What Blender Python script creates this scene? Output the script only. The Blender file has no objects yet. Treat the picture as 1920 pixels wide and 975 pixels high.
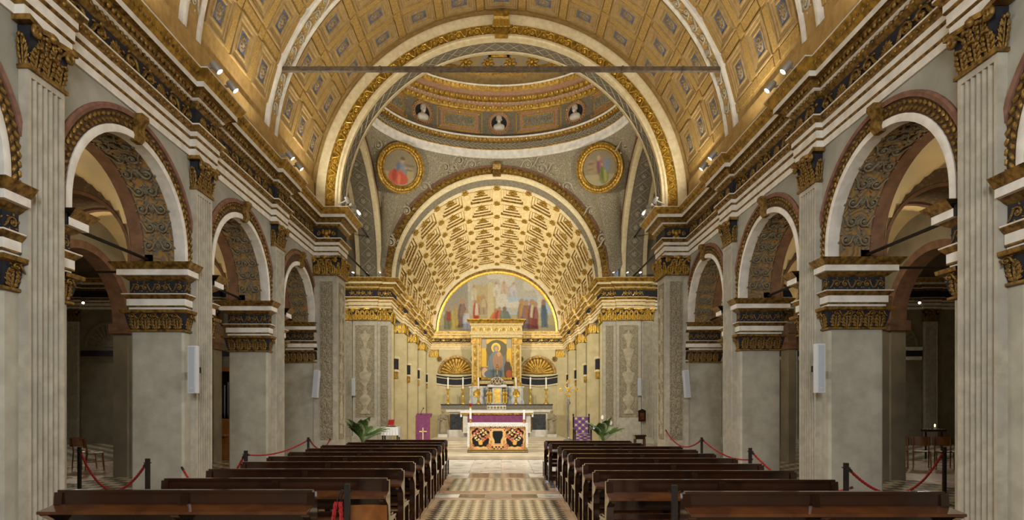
import bpy, math, random
import numpy as np
from mathutils import Vector, Matrix
random.seed(7)
rng = np.random.default_rng(7)
PI = math.pi
scn = bpy.context.scene
col = scn.collection
sin, cos, sqrt = math.sin, math.cos, math.sqrt

# ------------------------------------------------------------------ camera
cam_d = bpy.data.cameras.new('camera')
cam = bpy.data.objects.new('camera', cam_d); col.objects.link(cam)
cam.location = (0, 0, 1.6); cam.rotation_euler = (PI/2, 0, 0)
cam_d.sensor_width = 36; cam_d.lens = 36*1120/1920
cam_d.shift_x = 20/1920; cam_d.shift_y = 276.5/1920
cam_d.clip_start = .05; cam_d.clip_end = 200
scn.camera = cam
# ------------------------------------------------------------------ world, exposure
w = bpy.data.worlds.new('world'); scn.world = w; w.use_nodes = True
w.node_tree.nodes['Background'].inputs[0].default_value = (.55, .62, .75, 1)
w.node_tree.nodes['Background'].inputs[1].default_value = .3
vs = scn.view_settings
vs.view_transform = 'Standard'; vs.look = 'None'; vs.gamma = 1; vs.use_curve_mapping = False
vs.exposure = 0.0
scn.cycles.max_bounces = 7; scn.cycles.diffuse_bounces = 5; scn.cycles.glossy_bounces = 3
scn.cycles.transmission_bounces = 2; scn.cycles.sample_clamp_indirect = 4
scn.cycles.caustics_reflective = False; scn.cycles.caustics_refractive = False
scn.cycles.use_denoising = True
# ------------------------------------------------------------------ large area lights: added fill and assumed daylight
WARM = (1.0, .93, .77); WARM2 = (1.0, .95, .86); COOL = (.86, .93, 1.0)
def area(name, loc, target, sx, sy, power, color):
    l = bpy.data.lights.new(name, 'AREA'); l.shape = 'RECTANGLE'; l.size = sx; l.size_y = sy
    l.energy = power; l.color = color
    o = bpy.data.objects.new(name, l); col.objects.link(o); o.location = loc
    o.rotation_euler = (Vector(target)-Vector(loc)).to_track_quat('-Z', 'Y').to_euler()
    return o
area('added_fill_entrance', (0, -3.2, 5.2), (0, 10, 2.4), 4.4, 4.4, 1150, (.93, .97, 1.0))  # fill panel added behind the viewer; the entrance wall has no opening
for s in (-1, 1):
    area('assumed_daylight_transept', (s*20.6, 18.5, 5.0), (s*10, 14.5, .2), 2.4, 3.0, 420, COOL)  # added panels for assumed daylight; the end walls have no window

# ------------------------------------------------------------------ helpers
def S(r, g, b):
    f = lambda c: (c/255/12.92 if c <= 10 else ((c/255+.055)/1.055)**2.4)
    return (f(r), f(g), f(b))
ORG = {}
def org(p): return ORG.get(p.name, (0, 0, 0)) if p is not None else (0, 0, 0)
class MB:
    def __init__(self): self.v = []; self.f = []; self.m = []; self.mi = 0; self.c = None
    def add(self, vs, fs):
        n = len(self.v); self.v.extend([tuple(p) for p in vs])
        for f in fs: self.f.append(tuple(i+n for i in f)); self.m.append(self.mi)
        return self
    def box(self, x0, x1, y0, y1, z0, z1, M=None):
        x0, x1 = min(x0, x1), max(x0, x1); y0, y1 = min(y0, y1), max(y0, y1)
        vs = [(x, y, z) for z in (z0, z1) for y in (y0, y1) for x in (x0, x1)]
        if M is not None: vs = [M @ Vector(p) for p in vs]
        return self.add(vs, [(0, 2, 3, 1), (4, 5, 7, 6), (0, 1, 5, 4), (2, 6, 7, 3), (0, 4, 6, 2), (1, 3, 7, 5)])
    def taper(self, cx, cy, z0, z1, ax, ay, bx, by):
        vs = [(cx+sx*ax, cy+sy*ay, z0) for sx, sy in ((-1, -1), (1, -1), (1, 1), (-1, 1))] + [(cx+sx*bx, cy+sy*by, z1) for sx, sy in ((-1, -1), (1, -1), (1, 1), (-1, 1))]
        return self.add(vs, [(3, 2, 1, 0), (4, 5, 6, 7), (0, 1, 5, 4), (1, 2, 6, 5), (2, 3, 7, 6), (3, 0, 4, 7)])
    def prism(self, poly, axis, a, b):
        n = len(poly)
        def P(u, v, t): return {'x': (t, u, v), 'y': (u, t, v), 'z': (u, v, t)}[axis]
        vs = [P(u, v, a) for u, v in poly] + [P(u, v, b) for u, v in poly]
        return self.add(vs, [tuple(range(n)), tuple(range(2*n-1, n-1, -1))] + [(i, (i+1) % n, n+(i+1) % n, n+i) for i in range(n)])
    def lathe(self, prof, n=16, cx=0, cy=0, a0=0, a1=2*PI, sx=1, sy=1, cap=False):
        full = abs(a1-a0-2*PI) < 1e-6; k = n if full else n+1
        vs = []
        for r, z in prof:
            for i in range(k):
                a = a0+(a1-a0)*i/n; vs.append((cx+sx*r*cos(a), cy+sy*r*sin(a), z))
        fs = []
        for j in range(len(prof)-1):
            for i in range(n):
                i2 = (i+1) % k if full else i+1
                fs.append((j*k+i, j*k+i2, (j+1)*k+i2, (j+1)*k+i))
        if cap: fs += [tuple(range(k-1, -1, -1)), tuple((len(prof)-1)*k+i for i in range(k))]
        return self.add(vs, fs)
    def tube(self, pts, r, n=6, cap=True):
        pts = [Vector(p) for p in pts]; m = len(pts)
        rs = r if hasattr(r, '__len__') else [r]*m
        vs = []; prev = None
        for i, p in enumerate(pts):
            d = (pts[min(i+1, m-1)]-pts[max(i-1, 0)]).normalized()
            if prev is None:
                up = Vector((0, 0, 1)) if abs(d.z) < .9 else Vector((0, 1, 0)); u = d.cross(up).normalized()
            else: u = (prev-d*prev.dot(d)).normalized()
            prev = u; v = d.cross(u)
            for k in range(n):
                a = 2*PI*k/n; vs.append(p+rs[i]*(cos(a)*u+sin(a)*v))
        fs = [(i*n+k, i*n+(k+1) % n, (i+1)*n+(k+1) % n, (i+1)*n+k) for i in range(m-1) for k in range(n)]
        if cap: fs += [tuple(range(n-1, -1, -1)), tuple((m-1)*n+k for k in range(n))]
        return self.add(vs, fs)
    def ball(self, c, rx, ry=None, rz=None, n=8, m=5, M=None):
        ry = ry or rx; rz = rz or rx
        vs = []
        for j in range(m+1):
            t = PI*j/m
            for i in range(n):
                a = 2*PI*i/n; p = Vector((rx*sin(t)*cos(a), ry*sin(t)*sin(a), rz*cos(t)))
                if M is not None: p = M @ p
                vs.append((c[0]+p[0], c[1]+p[1], c[2]+p[2]))
        return self.add(vs, [(j*n+i, (j+1)*n+i, (j+1)*n+(i+1) % n, j*n+(i+1) % n) for j in range(m) for i in range(n)])
    def sweep(self, path, prof, side=1, closed=False):
        # sweep profile (p outward, z) along plan path; outward = right-hand normal * side
        P = [Vector(p) for p in path]; n = len(P); offs = []
        for i in range(n):
            def nrm(a, b):
                d = (P[b]-P[a]).normalized(); return Vector((d.y, -d.x))*side
            if closed: n0, n1 = nrm((i-1) % n, i), nrm(i, (i+1) % n)
            elif i == 0: n0 = n1 = nrm(0, 1)
            elif i == n-1: n0 = n1 = nrm(n-2, n-1)
            else: n0, n1 = nrm(i-1, i), nrm(i, i+1)
            m = n0+n1; m = m/max(.15, m.dot(n0)) if m.length > 1e-4 else n0
            offs.append(m)
        k = len(prof)
        vs = [(P[i].x+p*offs[i].x, P[i].y+p*offs[i].y, z) for i in range(n) for p, z in prof]
        fs = [(i*k+j, ((i+1) % n)*k+j, ((i+1) % n)*k+j+1, i*k+j+1) for i in range(n if closed else n-1) for j in range(k-1)]
        return self.add(vs, fs)
    def grid(self, fn, nu, nv):
        vs = [fn(i/nu, j/nv) for j in range(nv+1) for i in range(nu+1)]
        return self.add(vs, [(j*(nu+1)+i, j*(nu+1)+i+1, (j+1)*(nu+1)+i+1, (j+1)*(nu+1)+i) for j in range(nv) for i in range(nu)])
    def strip(self, A, B):
        n = len(A)
        return self.add(list(A)+list(B), [(i, i+1, n+i+1, n+i) for i in range(n-1)])
    def map(self, fn): self.v = [tuple(fn(*p)) for p in self.v]; return self
    def mesh(self, name, mats, smooth=None, org=(0, 0, 0), colors=None):
        me = bpy.data.meshes.new(name)
        vs = self.v if org == (0, 0, 0) else [(x-org[0], y-org[1], z-org[2]) for x, y, z in self.v]
        me.from_pydata(vs, [], self.f)
        if not isinstance(mats, (list, tuple)): mats = [mats]
        for m in mats: me.materials.append(m)
        if len(mats) > 1: me.polygons.foreach_set('material_index', self.m)
        if smooth:
            me.polygons.foreach_set('use_smooth', [True]*len(me.polygons))
            me.set_sharp_from_angle(angle=math.radians(smooth))
        if colors is not None:
            at = me.color_attributes.new('Col', 'FLOAT_COLOR', 'POINT')
            c = np.ones((len(vs), 4), np.float32); c[:, :3] = colors
            at.data.foreach_set('color', c.ravel())
        me.update(); return me
    def build(self, name, mats, parent=None, smooth=None, colors=None, local=False):
        og = (0, 0, 0) if local else org(parent)
        o = bpy.data.objects.new(name, self.mesh(name, mats, smooth, og, colors)); col.objects.link(o)
        if parent is not None: o.parent = parent
        ORG[o.name] = og
        return o
def thing(name, label, cat, loc=(0, 0, 0), group=None):
    o = bpy.data.objects.new(name, None); col.objects.link(o); o.location = loc; o.empty_display_size = .1
    ORG[o.name] = tuple(loc); tag(o, label, cat, group); return o
def tag(o, label=None, cat=None, group=None, kind=None):
    if label: o['label'] = label
    if cat: o['category'] = cat
    if group: o['group'] = group
    if kind: o['kind'] = kind
    return o
def struct(o, label=None, cat=None): return tag(o, label, cat, None, 'structure')
def inst(me, name, parent, M, pre=None):
    o = bpy.data.objects.new(name, me); col.objects.link(o)
    if parent is not None:
        o.parent = parent; g = org(parent) if pre is None else pre
        M = Matrix.Translation((-g[0], -g[1], -g[2])) @ M
    o.matrix_basis = M; return o
def frame(o, x, y, z, sx=1, sy=None, sz=None):
    # local x,y,z axes -> world directions, scaled
    sy = sx if sy is None else sy; sz = sx if sz is None else sz
    x = Vector(x).normalized()*sx; y = Vector(y).normalized()*sy; z = Vector(z).normalized()*sz
    return Matrix(((x.x, y.x, z.x, o[0]), (x.y, y.y, z.y, o[1]), (x.z, y.z, z.z, o[2]), (0, 0, 0, 1)))
def copy_tree(o, parent=None):
    c = o.copy(); col.objects.link(c); c.parent = parent
    for ch in list(o.children): copy_tree(ch, c)
    return c

# ------------------------------------------------------------------ materials
def mat(name, c1, c2=None, scale=4, rough=.7, metal=0, bump=0, bscale=None, detail=5, contrast=(.35, .65), coat=0, kind='noise', c3=None, spec=.3):
    m = bpy.data.materials.new(name); m.use_nodes = True
    nt = m.node_tree; N = nt.nodes; L = nt.links; b = N['Principled BSDF']
    b.inputs['Roughness'].default_value = rough; b.inputs['Metallic'].default_value = metal
    b.inputs['Specular IOR Level'].default_value = spec
    if coat: b.inputs['Coat Weight'].default_value = coat; b.inputs['Coat Roughness'].default_value = .12
    b.inputs['Base Color'].default_value = (*c1, 1)
    if c2 is None and not bump: return m
    tc = N.new('ShaderNodeTexCoord')
    def tex(sc, kd):
        if kd == 'voronoi':
            t = N.new('ShaderNodeTexVoronoi'); t.inputs['Scale'].default_value = sc; out = t.outputs['Distance']
        elif kd == 'arab':      # curling arabesque lines
            n = N.new('ShaderNodeTexNoise'); n.inputs['Scale'].default_value = sc*.55; n.inputs['Detail'].default_value = 1
            L.new(tc.outputs['Object'], n.inputs['Vector'])
            mm = N.new('ShaderNodeMath'); mm.operation = 'MULTIPLY'; mm.inputs[1].default_value = 46; L.new(n.outputs['Fac'], mm.inputs[0])
            sn = N.new('ShaderNodeMath'); sn.operation = 'SINE'; L.new(mm.outputs[0], sn.inputs[0])
            mr = N.new('ShaderNodeMapRange'); mr.inputs[1].default_value = -1; L.new(sn.outputs[0], mr.inputs[0])
            return mr.outputs[0]
        else:
            t = N.new('ShaderNodeTexNoise'); t.inputs['Scale'].default_value = sc; t.inputs['Detail'].default_value = detail; out = t.outputs['Fac']
        L.new(tc.outputs['Object'], t.inputs['Vector']); return out
    out = tex(scale, kind)
    if c2 is not None:
        r = N.new('ShaderNodeValToRGB'); e = r.color_ramp.elements
        e[0].position, e[1].position = contrast; e[0].color = (*c1, 1); e[1].color = (*c2, 1)
        L.new(out, r.inputs[0]); cout = r.outputs[0]
        if c3 is not None:
            o2 = tex(scale*.23, 'noise'); r2 = N.new('ShaderNodeValToRGB'); e2 = r2.color_ramp.elements
            e2[0].position, e2[1].position = .45, .68; e2[0].color = (0, 0, 0, 1); e2[1].color = (.7, .7, .7, 1)
            L.new(o2, r2.inputs[0]); mx = N.new('ShaderNodeMix'); mx.data_type = 'RGBA'
            L.new(r2.outputs[0], mx.inputs[0]); L.new(cout, mx.inputs[6]); mx.inputs[7].default_value = (*c3, 1); cout = mx.outputs[2]
        L.new(cout, b.inputs['Base Color'])
    if bump:
        bo = tex(bscale, 'noise') if bscale else out
        bp = N.new('ShaderNodeBump'); bp.inputs['Strength'].default_value = min(1, bump); bp.inputs['Distance'].default_value = .02
        L.new(bo, bp.inputs['Height']); L.new(bp.outputs[0], b.inputs['Normal'])
    return m
def emit(name, c, s):
    m = bpy.data.materials.new(name); m.use_nodes = True; b = m.node_tree.nodes['Principled BSDF']
    b.inputs['Base Color'].default_value = (*c, 1); b.inputs['Emission Color'].default_value = (*c, 1); b.inputs['Emission Strength'].default_value = s
    return m
def paintmat(name, rough=.7):
    m = bpy.data.materials.new(name); m.use_nodes = True; nt = m.node_tree; b = nt.nodes['Principled BSDF']
    a = nt.nodes.new('ShaderNodeVertexColor'); a.layer_name = 'Col'; nt.links.new(a.outputs[0], b.inputs['Base Color'])
    b.inputs['Roughness'].default_value = rough; b.inputs['Specular IOR Level'].default_value = .2; return m
plaster = mat('plaster_grey', S(150, 146, 130), S(172, 168, 152), 3, .85, c3=S(140, 137, 126), bump=.12, bscale=30)
plaster_up = mat('plaster_upper', S(140, 138, 126), S(160, 157, 145), 2.5, .85, c3=S(130, 128, 118), bump=.12, bscale=25)
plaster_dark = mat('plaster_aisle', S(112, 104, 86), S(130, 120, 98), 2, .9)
white = mat('white_stone', S(220, 216, 207), S(198, 193, 182), 5, .7)
flute_m = mat('pilaster_stone', S(158, 151, 134), S(178, 171, 154), 6, .8, c3=S(152, 148, 138))
gold = mat('gilded_stucco', S(182, 142, 58), S(116, 86, 30), 9, .36, .4, bump=.25, bscale=40)
gold_d = mat('old_gilding', S(150, 116, 56), S(80, 58, 24), 14, .36, .42, bump=.35, bscale=45)
gold_b = mat('bright_gold', S(222, 182, 78), S(180, 138, 50), 12, .3, .45)
brown_g = mat('brown_ground', S(84, 62, 40), S(64, 46, 30), 9, .8)
navy = mat('dark_blue_ground', S(38, 38, 44), S(26, 27, 34), 8, .7)
pink = mat('pink_stone_rim', S(128, 92, 76), S(104, 74, 60), 10, .85)
terra = mat('terracotta_paint', S(114, 84, 62), S(94, 68, 50), 6, .85)
ochre = mat('ochre_vault', S(172, 140, 86), S(152, 122, 70), 7, .85, bump=.2, bscale=30)
ochre_f = mat('ochre_frame', S(164, 138, 92), S(146, 120, 76), 9, .85)
ochre_g = mat('ochre_gilt_panel', S(176, 143, 80), S(146, 117, 64), 26, .8, bump=.3)
blue_p = mat('faded_blue_panel', S(104, 108, 122), S(88, 90, 104), 14, .85)
oval_m = mat('oval_rosette_stone', S(146, 128, 98), S(116, 98, 72), 30, .85, bump=.4)
grey_r = mat('grey_relief', S(150, 140, 116), S(126, 117, 97), 9, .85, kind='arab', contrast=(.2, .8), bump=.5)
grey_soff = mat('grey_soffit', S(128, 118, 98), S(108, 100, 84), 12, .85, bump=.2)
grey_st = mat('grey_stone_relief', S(174, 164, 140), S(152, 143, 120), 7, .85)
ivory = mat('ivory_stone', S(214, 198, 160), S(196, 178, 138), 8, .75)
arab = mat('arabesque_stucco', S(138, 106, 58), S(108, 96, 78), 7, .85, kind='arab', contrast=(.3, .7), bump=.6)
arab_s = mat('arabesque_scroll', S(122, 112, 92), S(98, 90, 74), 12, .85)
def soften(C, n=2, amt=.05):
    for _ in range(n):
        P_ = np.pad(C, ((1, 1), (1, 1), (0, 0)), 'edge'); C = (P_[:-2, 1:-1]+P_[2:, 1:-1]+P_[1:-1, :-2]+P_[1:-1, 2:]+2*C)/6
    return np.clip(C*(1+amt*rng.standard_normal(C.shape[:2]+(1,))), 0, 1)
cream = mat('cream_choir', S(214, 190, 138), S(196, 170, 116), 9, .7)
cream_w = mat('cream_wall', S(192, 178, 138), S(176, 161, 119), 3, .8, c3=S(172, 160, 126))
stone_gilt = mat('stone_with_gilding', S(196, 176, 126), S(176, 152, 98), 14, .6)
marble_w = mat('white_marble', S(206, 200, 186), S(186, 180, 168), 6, .3, spec=.5)
marble_v = mat('veined_marble', S(222, 218, 208), S(160, 158, 152), 2.2, .22, detail=8, contrast=(.42, .62), spec=.5)
marble_dk = mat('dark_green_marble', S(52, 54, 50), S(30, 32, 30), 14, .25, spec=.5)
marble_rose = mat('rose_marble', S(170, 140, 112), S(136, 108, 84), 3, .25, c3=S(184, 160, 132), spec=.5)
tile_d = mat('dark_tile', S(98, 88, 72), S(78, 70, 58), 3, .16, c3=S(66, 62, 54), spec=.5)
tile_l = mat('pale_tile', S(200, 188, 158), S(180, 167, 138), 2, .16, c3=S(194, 174, 136), spec=.5)
tile_g = mat('grey_slab', S(140, 134, 122), S(116, 110, 100), 5, .18, spec=.5)
wood = mat('dark_pew_wood', S(40, 21, 12), S(27, 15, 9), 6, .14, c3=S(54, 27, 12), coat=.8, spec=.5)
wood_l = mat('pew_ledge_wood', S(88, 50, 22), S(62, 34, 15), 5, .14, coat=.9, spec=.5)
wood_c = mat('chair_beech', S(132, 84, 38), S(104, 62, 26), 6, .4)
iron = mat('iron_black', S(30, 27, 24), S(44, 38, 32), 12, .5, .4)
iron_b = mat('tie_bar_iron', S(98, 84, 66), S(70, 58, 46), 9, .7, .1)
red_rope = mat('red_rope', S(158, 36, 34), S(112, 20, 22), 30, .8)
speaker_m = mat('speaker_grey', S(196, 200, 204), S(186, 190, 194), 60, .5)
speaker_g = mat('speaker_grille', S(176, 181, 188), S(160, 165, 172), 90, .6)
linen = mat('white_linen', S(236, 236, 236), S(222, 222, 224), 20, .85)
lace = mat('lace', S(236, 234, 230), S(180, 174, 160), 55, .85)
purple = mat('purple_cloth', S(132, 70, 108), S(114, 60, 95), 8, .85)
paint = paintmat('painted_surface'); paint_g = paintmat('polished_scagliola', .3)
aisle_v = mat('aisle_vault_paint', S(210, 184, 134), S(186, 168, 132), 1.6, .9)
aisle_rib = mat('aisle_rib_paint', S(116, 92, 64), S(88, 70, 50), 12, .9, kind='voronoi', contrast=(.1, .5), bump=.3)
lampglow = emit('lamp_glow', (1, .88, .68), 26)
lampbody = mat('lamp_body', S(150, 148, 142), None, rough=.4, metal=.3)
# ------------------------------------------------------------------ shared ornament meshes (x right, y out of the wall, z up)
def place(mb, M): return mb.map(lambda x, y, z: M @ Vector((x, y, z)))
def leaf_mb():
    # acanthus leaf: stalk, four pairs of lobes and a tip curling forward
    mb = MB(); mb.tube([(0, .04, 0), (0, .09, .3), (0, .13, .62), (0, .22, .86), (0, .36, .9)], [.055, .06, .06, .055, .04], 6)
    for k in (-1, 1):
        for i, (z, x, L) in enumerate(((.1, .13, .15), (.3, .17, .17), (.5, .17, .16), (.68, .14, .13))):
            mb.ball((k*x, .07+.05*i, z+.05), .075, .05, L, 7, 5, Matrix.Rotation(k*(.55-.05*i), 3, 'Y'))
            mb.ball((k*x*1.45, .04+.06*i, z+.02), .05, .035, L*.6, 6, 4, Matrix.Rotation(k*.9, 3, 'Y'))
        mb.ball((k*.1, .27, .87), .08, .1, .06, 6, 4)
    mb.ball((0, .36, .88), .1, .09, .07, 7, 5); return mb
leaf_me = {m.name: leaf_mb().mesh('leaf', m, 70) for m in (gold, gold_d, gold_b)}
def spiral(cx, cz, r0, turns, sgn=1, ph=0, n=22, y=.05, tail=None):
    p = [] if tail is None else list(tail)
    for i in range(n+1):
        a = ph+sgn*2*PI*turns*i/n; r = r0*math.exp(-1.5*i/n); p.append((cx+r*cos(a), y, cz+r*sin(a)))
    return p
def scroll_mb(k=1):
    mb = MB()
    mb.tube(spiral(.12*k, 0, .36, 1.6, -k, PI if k > 0 else 0, tail=[(-.5*k, .03, -.34), (-.36*k, .05, -.22)]), [.05]*2+[.065*(1-.5*i/22) for i in range(23)], 5)
    mb.ball((.12*k, .06, 0), .1, .06, .1, 7, 4)
    for a, r, s in ((2.4, .44, .13), (1.4, .46, .14), (.3, .46, .13), (-.8, .44, .12), (3.4, .46, .12), (4.2, .45, .11)):
        mb.ball((.12*k+r*cos(a)*k, .03, r*sin(a)), s*.8, .045, s*.45, 6, 4, Matrix.Rotation(-(a+.6)*k, 3, 'Y'))
    return mb
scroll_me = {}
for m in (gold, gold_d, grey_st, arab_s, gold_b):
    for k in (1, -1): scroll_me[m.name, k] = scroll_mb(k).mesh('scroll', m, 60)
def palm_mb():
    mb = MB()
    for i in range(7):
        a = PI/2+(i-3)*.42; L = .5-.05*abs(i-3)
        mb.ball((cos(a)*L*.55, .04, -.2+sin(a)*L*.6), .075, .045, L*.5, 6, 5, Matrix.Rotation(PI/2-a, 3, 'Y'))
    mb.tube(spiral(-.3, -.28, .16, 1.1, 1, 0, 12), .045, 5); mb.tube(spiral(.3, -.28, .16, 1.1, -1, PI, 12), .045, 5)
    mb.ball((0, .05, -.25), .09, .06, .09, 6, 4); return mb
palm_me = {m.name: palm_mb().mesh('palmette', m, 60) for m in (gold, gold_b, gold_d, grey_st, arab_s)}
def rosette_mb(n=8):
    mb = MB(); mb.ball((0, .09, 0), .17, .12, .17, 8, 4)
    for i in range(n):
        a = 2*PI*i/n; mb.ball((.3*cos(a), .04, .3*sin(a)), .21, .06, .12, 6, 4, Matrix.Rotation(-a, 3, 'Y'))
    return mb
ros_me = {m.name: rosette_mb().mesh('rosette', m, 60) for m in (gold, gold_b, gold_d, grey_st)}
mask_mb = MB(); mask_mb.ball((0, .06, .02), .2, .14, .27, 8, 6); mask_mb.ball((0, .2, -.02), .05, .05, .08, 6, 4)
for k in (-1, 1):
    mask_mb.ball((.25*k, .04, .12), .14, .08, .22, 6, 5); mask_mb.ball((.14*k, .05, -.3), .16, .08, .14, 6, 5); mask_mb.ball((.08*k, .16, .07), .035, .03, .03, 5, 3)
    mask_mb.tube(spiral(.62*k, -.02, .2, 1.3, k, PI/2, 14), .05, 5)
mask_me = {m.name: mask_mb.mesh('mask', m, 60) for m in (gold, gold_d)}
def capital(parent, M, wd, h, pr, ground, gl, name='capital', ends=True, n_low=3):
    # M: frame at the centre of the face's bottom edge
    mb = MB(); hw = wd/2
    mb.taper(0, pr/2-.03, 0, h*.86, hw*.97, pr/2+.02, hw*1.06, pr/2+.07)
    c = place(mb, M).build(name, ground, parent)
    g = MB(); g.taper(0, pr/2, -.05*h, .03*h, hw+.03, pr/2+.03, hw+.03, pr/2+.03); place(g, M).build('astragal', gold_d, c); g = MB()
    ab = [(-hw-.1, pr+.1), (-hw*.4, pr+.04), (0, pr+.09), (hw*.4, pr+.04), (hw+.1, pr+.1), (hw+.1, -.02), (-hw-.1, -.02)]
    g.prism(ab, 'z', h*.88, h); place(g, M).build('abacus', gold_d if gl is not gold_b else gold, c)
    cell = wd/n_low
    for i in range(n_low):
        inst(leaf_me[gl.name], 'leaf', c, M @ frame((-hw+cell*(i+.5), pr-.01, 0), (1, 0, 0), (0, 1, 0), (0, 0, 1), cell*1.75, h*.5, h*.52))
    for i in range(n_low-1):
        inst(leaf_me[gl.name], 'leaf', c, M @ frame((-hw+cell*(i+1), pr-.03, h*.12), (1, 0, 0), (0, 1, 0), (0, 0, 1), cell*1.75, h*.55, h*.74))
    vm = MB()
    for k in (-1, 1):
        vm.tube(spiral(k*(hw-.03), h*.74, h*.14, 1.5, -k, PI/2, 16, pr+.08, tail=[(k*hw*.3, pr+.0, h*.42), (k*hw*.55, pr+.04, h*.7)]), [h*.035]*2+[h*.05]*17, 6)
        vm.tube(spiral(k*hw*.2, h*.72, h*.09, 1.2, k, PI/2, 12, pr+.05), h*.03, 5)
        if ends:
            inst(leaf_me[gl.name], 'leaf', c, M @ frame((k*(hw-.01), pr*.5, 0), (0, -k, 0), (k, .25, 0), (0, 0, 1), max(.16, pr*1.9), h*.45, h*.7))
    vm.ball((0, pr+.08, h*.88), h*.11, .05, h*.1, 7, 5)
    place(vm, M).build('volute', gl, c, 60)
    return c
def pilaster(label, group, pt, u, n, wd=.56, pr=.11, zb=0, zcap=5.42, h=.53, nfl=6, gl=gold_d, m=None, flutes=True):
    m = m or flute_m
    M = frame((pt[0], pt[1], 0), u, n, (0, 0, 1)); t = thing('pilaster', label, 'pilaster', (pt[0], pt[1], zb), group)
    mb = MB(); hw = wd/2
    z0, z1 = zb+.28, zcap-.1
    mb.box(-hw, hw, -.02, pr, zb+.2, z0); mb.box(-hw, hw, -.02, pr, z1, zcap)
    prof = [(-hw, -.02), (-hw, pr)]; mg = .04; fw = (wd-2*mg)/nfl
    for i in range(nfl):
        x0 = -hw+mg+i*fw+fw*.1; x1 = x0+fw*.8
        for k in range(7):
            a = PI*k/6; prof.append(((x0+x1)/2-(x1-x0)/2*cos(a), pr-.052*sin(a)))
    prof += [(hw, pr), (hw, -.02)]
    mb.strip([(x, y, z0) for x, y in prof], [(x, y, z1) for x, y in prof])
    place(mb, M).build('shaft', m, t)
    b = MB(); b.box(-hw-.06, hw+.06, -.02, pr+.06, zb, zb+.12); b.box(-hw-.035, hw+.035, -.02, pr+.035, zb+.12, zb+.2)
    place(b, M).build('base', m, t)
    capital(t, M @ Matrix.Translation((0, 0, zcap)), wd, h, pr, navy, gl)
    return t
def arcpts(stilt, n): return [-stilt]*(stilt > 0)+[PI*i/n for i in range(n+1)]+[PI+stilt]*(stilt > 0)
def Q(a, r): return (-r, a) if a < 0 else ((r, PI-a) if a > PI+1e-6 else (-r*cos(a), r*sin(a)))
def arcprof(mb, P, prof, n=32, stilt=0, a0=0):
    A = arcpts(stilt, n) if not a0 else [a0+(PI-2*a0)*i/n for i in range(n+1)]; k = len(prof)
    vs = [P(*Q(a, r), d) for a in A for r, d in prof]
    return mb.add(vs, [(i*k+j, i*k+j+1, (i+1)*k+j+1, (i+1)*k+j) for i in range(len(A)-1) for j in range(k-1)])

# ------------------------------------------------------------------ dimensions
WX, PX = 5.41, 5.30           # nave wall face, pilaster face
CS = [-.72, 2.97, 6.66, 10.35, 14.0]; CY = 17.2
CSS = {1: CS, -1: [-.42, 3.27, 6.97, 10.67, 14.32]}   # the two arcades are slightly out of step
ZI, ZSP, AR = 4.03, 4.20, 1.345   # impost top, arch springing, arch radius
TH = .9                        # arcade wall thickness
ENT = [  # entablature bands: part name, material, profile (p, z) relative to capital top 0
    ('architrave', white, [(-.05, 0), (.03, 0), (.03, .11)]), ('architrave_moulding', gold_d, [(.03, .11), (.05, .125), (.05, .145)]),
    ('architrave', white, [(.05, .145), (.05, .27)]), ('architrave_moulding', gold_d, [(.05, .27), (.075, .285), (.075, .31)]),
    ('architrave', white, [(.075, .31), (.075, .39)]), ('architrave_moulding', gold_d, [(.075, .39), (.15, .46), (.15, .475)]),
    ('architrave', white, [(.15, .475), (.15, .5), (.03, .5)]),
    ('frieze', navy, [(.03, .5), (.03, .81)]),
    ('cornice_moulding', gold_d, [(.03, .81), (.1, .86), (.11, .9)]), ('cornice', white, [(.11, .9), (.14, .92), (.14, .935)]),
    ('cornice_moulding', gold_d, [(.14, .935), (.22, 1.03), (.3, 1.04)]), ('cornice', white, [(.3, 1.04), (.3, 1.13)]),
    ('cornice_moulding', gold, [(.3, 1.13), (.32, 1.14), (.4, 1.25), (.42, 1.29)]), ('cornice', white, [(.42, 1.29), (.43, 1.305), (-.3, 1.31)])]
def entablature(parent, path, z, side, fn=None, k=1.0, closed=False, bands=ENT, pk=1.0):
    got = {}
    for nm, m, prof in bands: got.setdefault((nm, m.name), (m, []))[1].append(prof)
    for (nm, _), (m, profs) in got.items():
        mb = MB()
        for p in profs: mb.sweep(path, [(a*pk, z+b*k) for a, b in p], side, closed)
        if fn: mb.map(fn)
        mb.build(nm, m, parent)

# ------------------------------------------------------------------ floor
fl = MB(); fl.add([(-22, -4, 0), (22, -4, 0), (22, 28.5, 0), (-22, 28.5, 0)], [(0, 1, 2, 3)])
floor = struct(fl.build('floor', marble_rose))
XC, HB, D = -.06, 1.02, .17
dm = MB(); h2 = D/2
dm.add([(-h2, 0, .004), (0, -h2, .004), (h2, 0, .004), (0, h2, .004), (-h2, 0, -.01), (0, -h2, -.01), (h2, 0, -.01), (0, h2, -.01)], [(0, 1, 2, 3), (0, 4, 5, 1), (1, 5, 6, 2), (2, 6, 7, 3), (3, 7, 4, 0)])
d_me = dm.mesh('tile', tile_d); l_me = dm.mesh('tile', tile_l)
def block(y0, objs):
    far = {True: MB(), False: MB()}
    for j in range(24):
        for i in range(12):
            x = XC-HB+D*(i+.5)+(h2 if j % 2 else 0); y = y0+h2*(j+.5)+.02
            if x > XC+HB-h2*.5: continue
            dark = j % 2 == 0
            if objs: inst(d_me if dark else l_me, 'tile', floor, Matrix.Translation((x, y, .002)))
            else: far[dark].add([(x-h2, y, .006), (x, y-h2, .006), (x+h2, y, .006), (x, y+h2, .006)], [(0, 1, 2, 3)])
    if not objs:
        for dk, mb in far.items(): tag(mb.build('tile_field', tile_d if dk else tile_l, floor), kind='stuff')
block(8.27, True); block(11.36, False); block(5.18, False); block(2.1, False)
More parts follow.
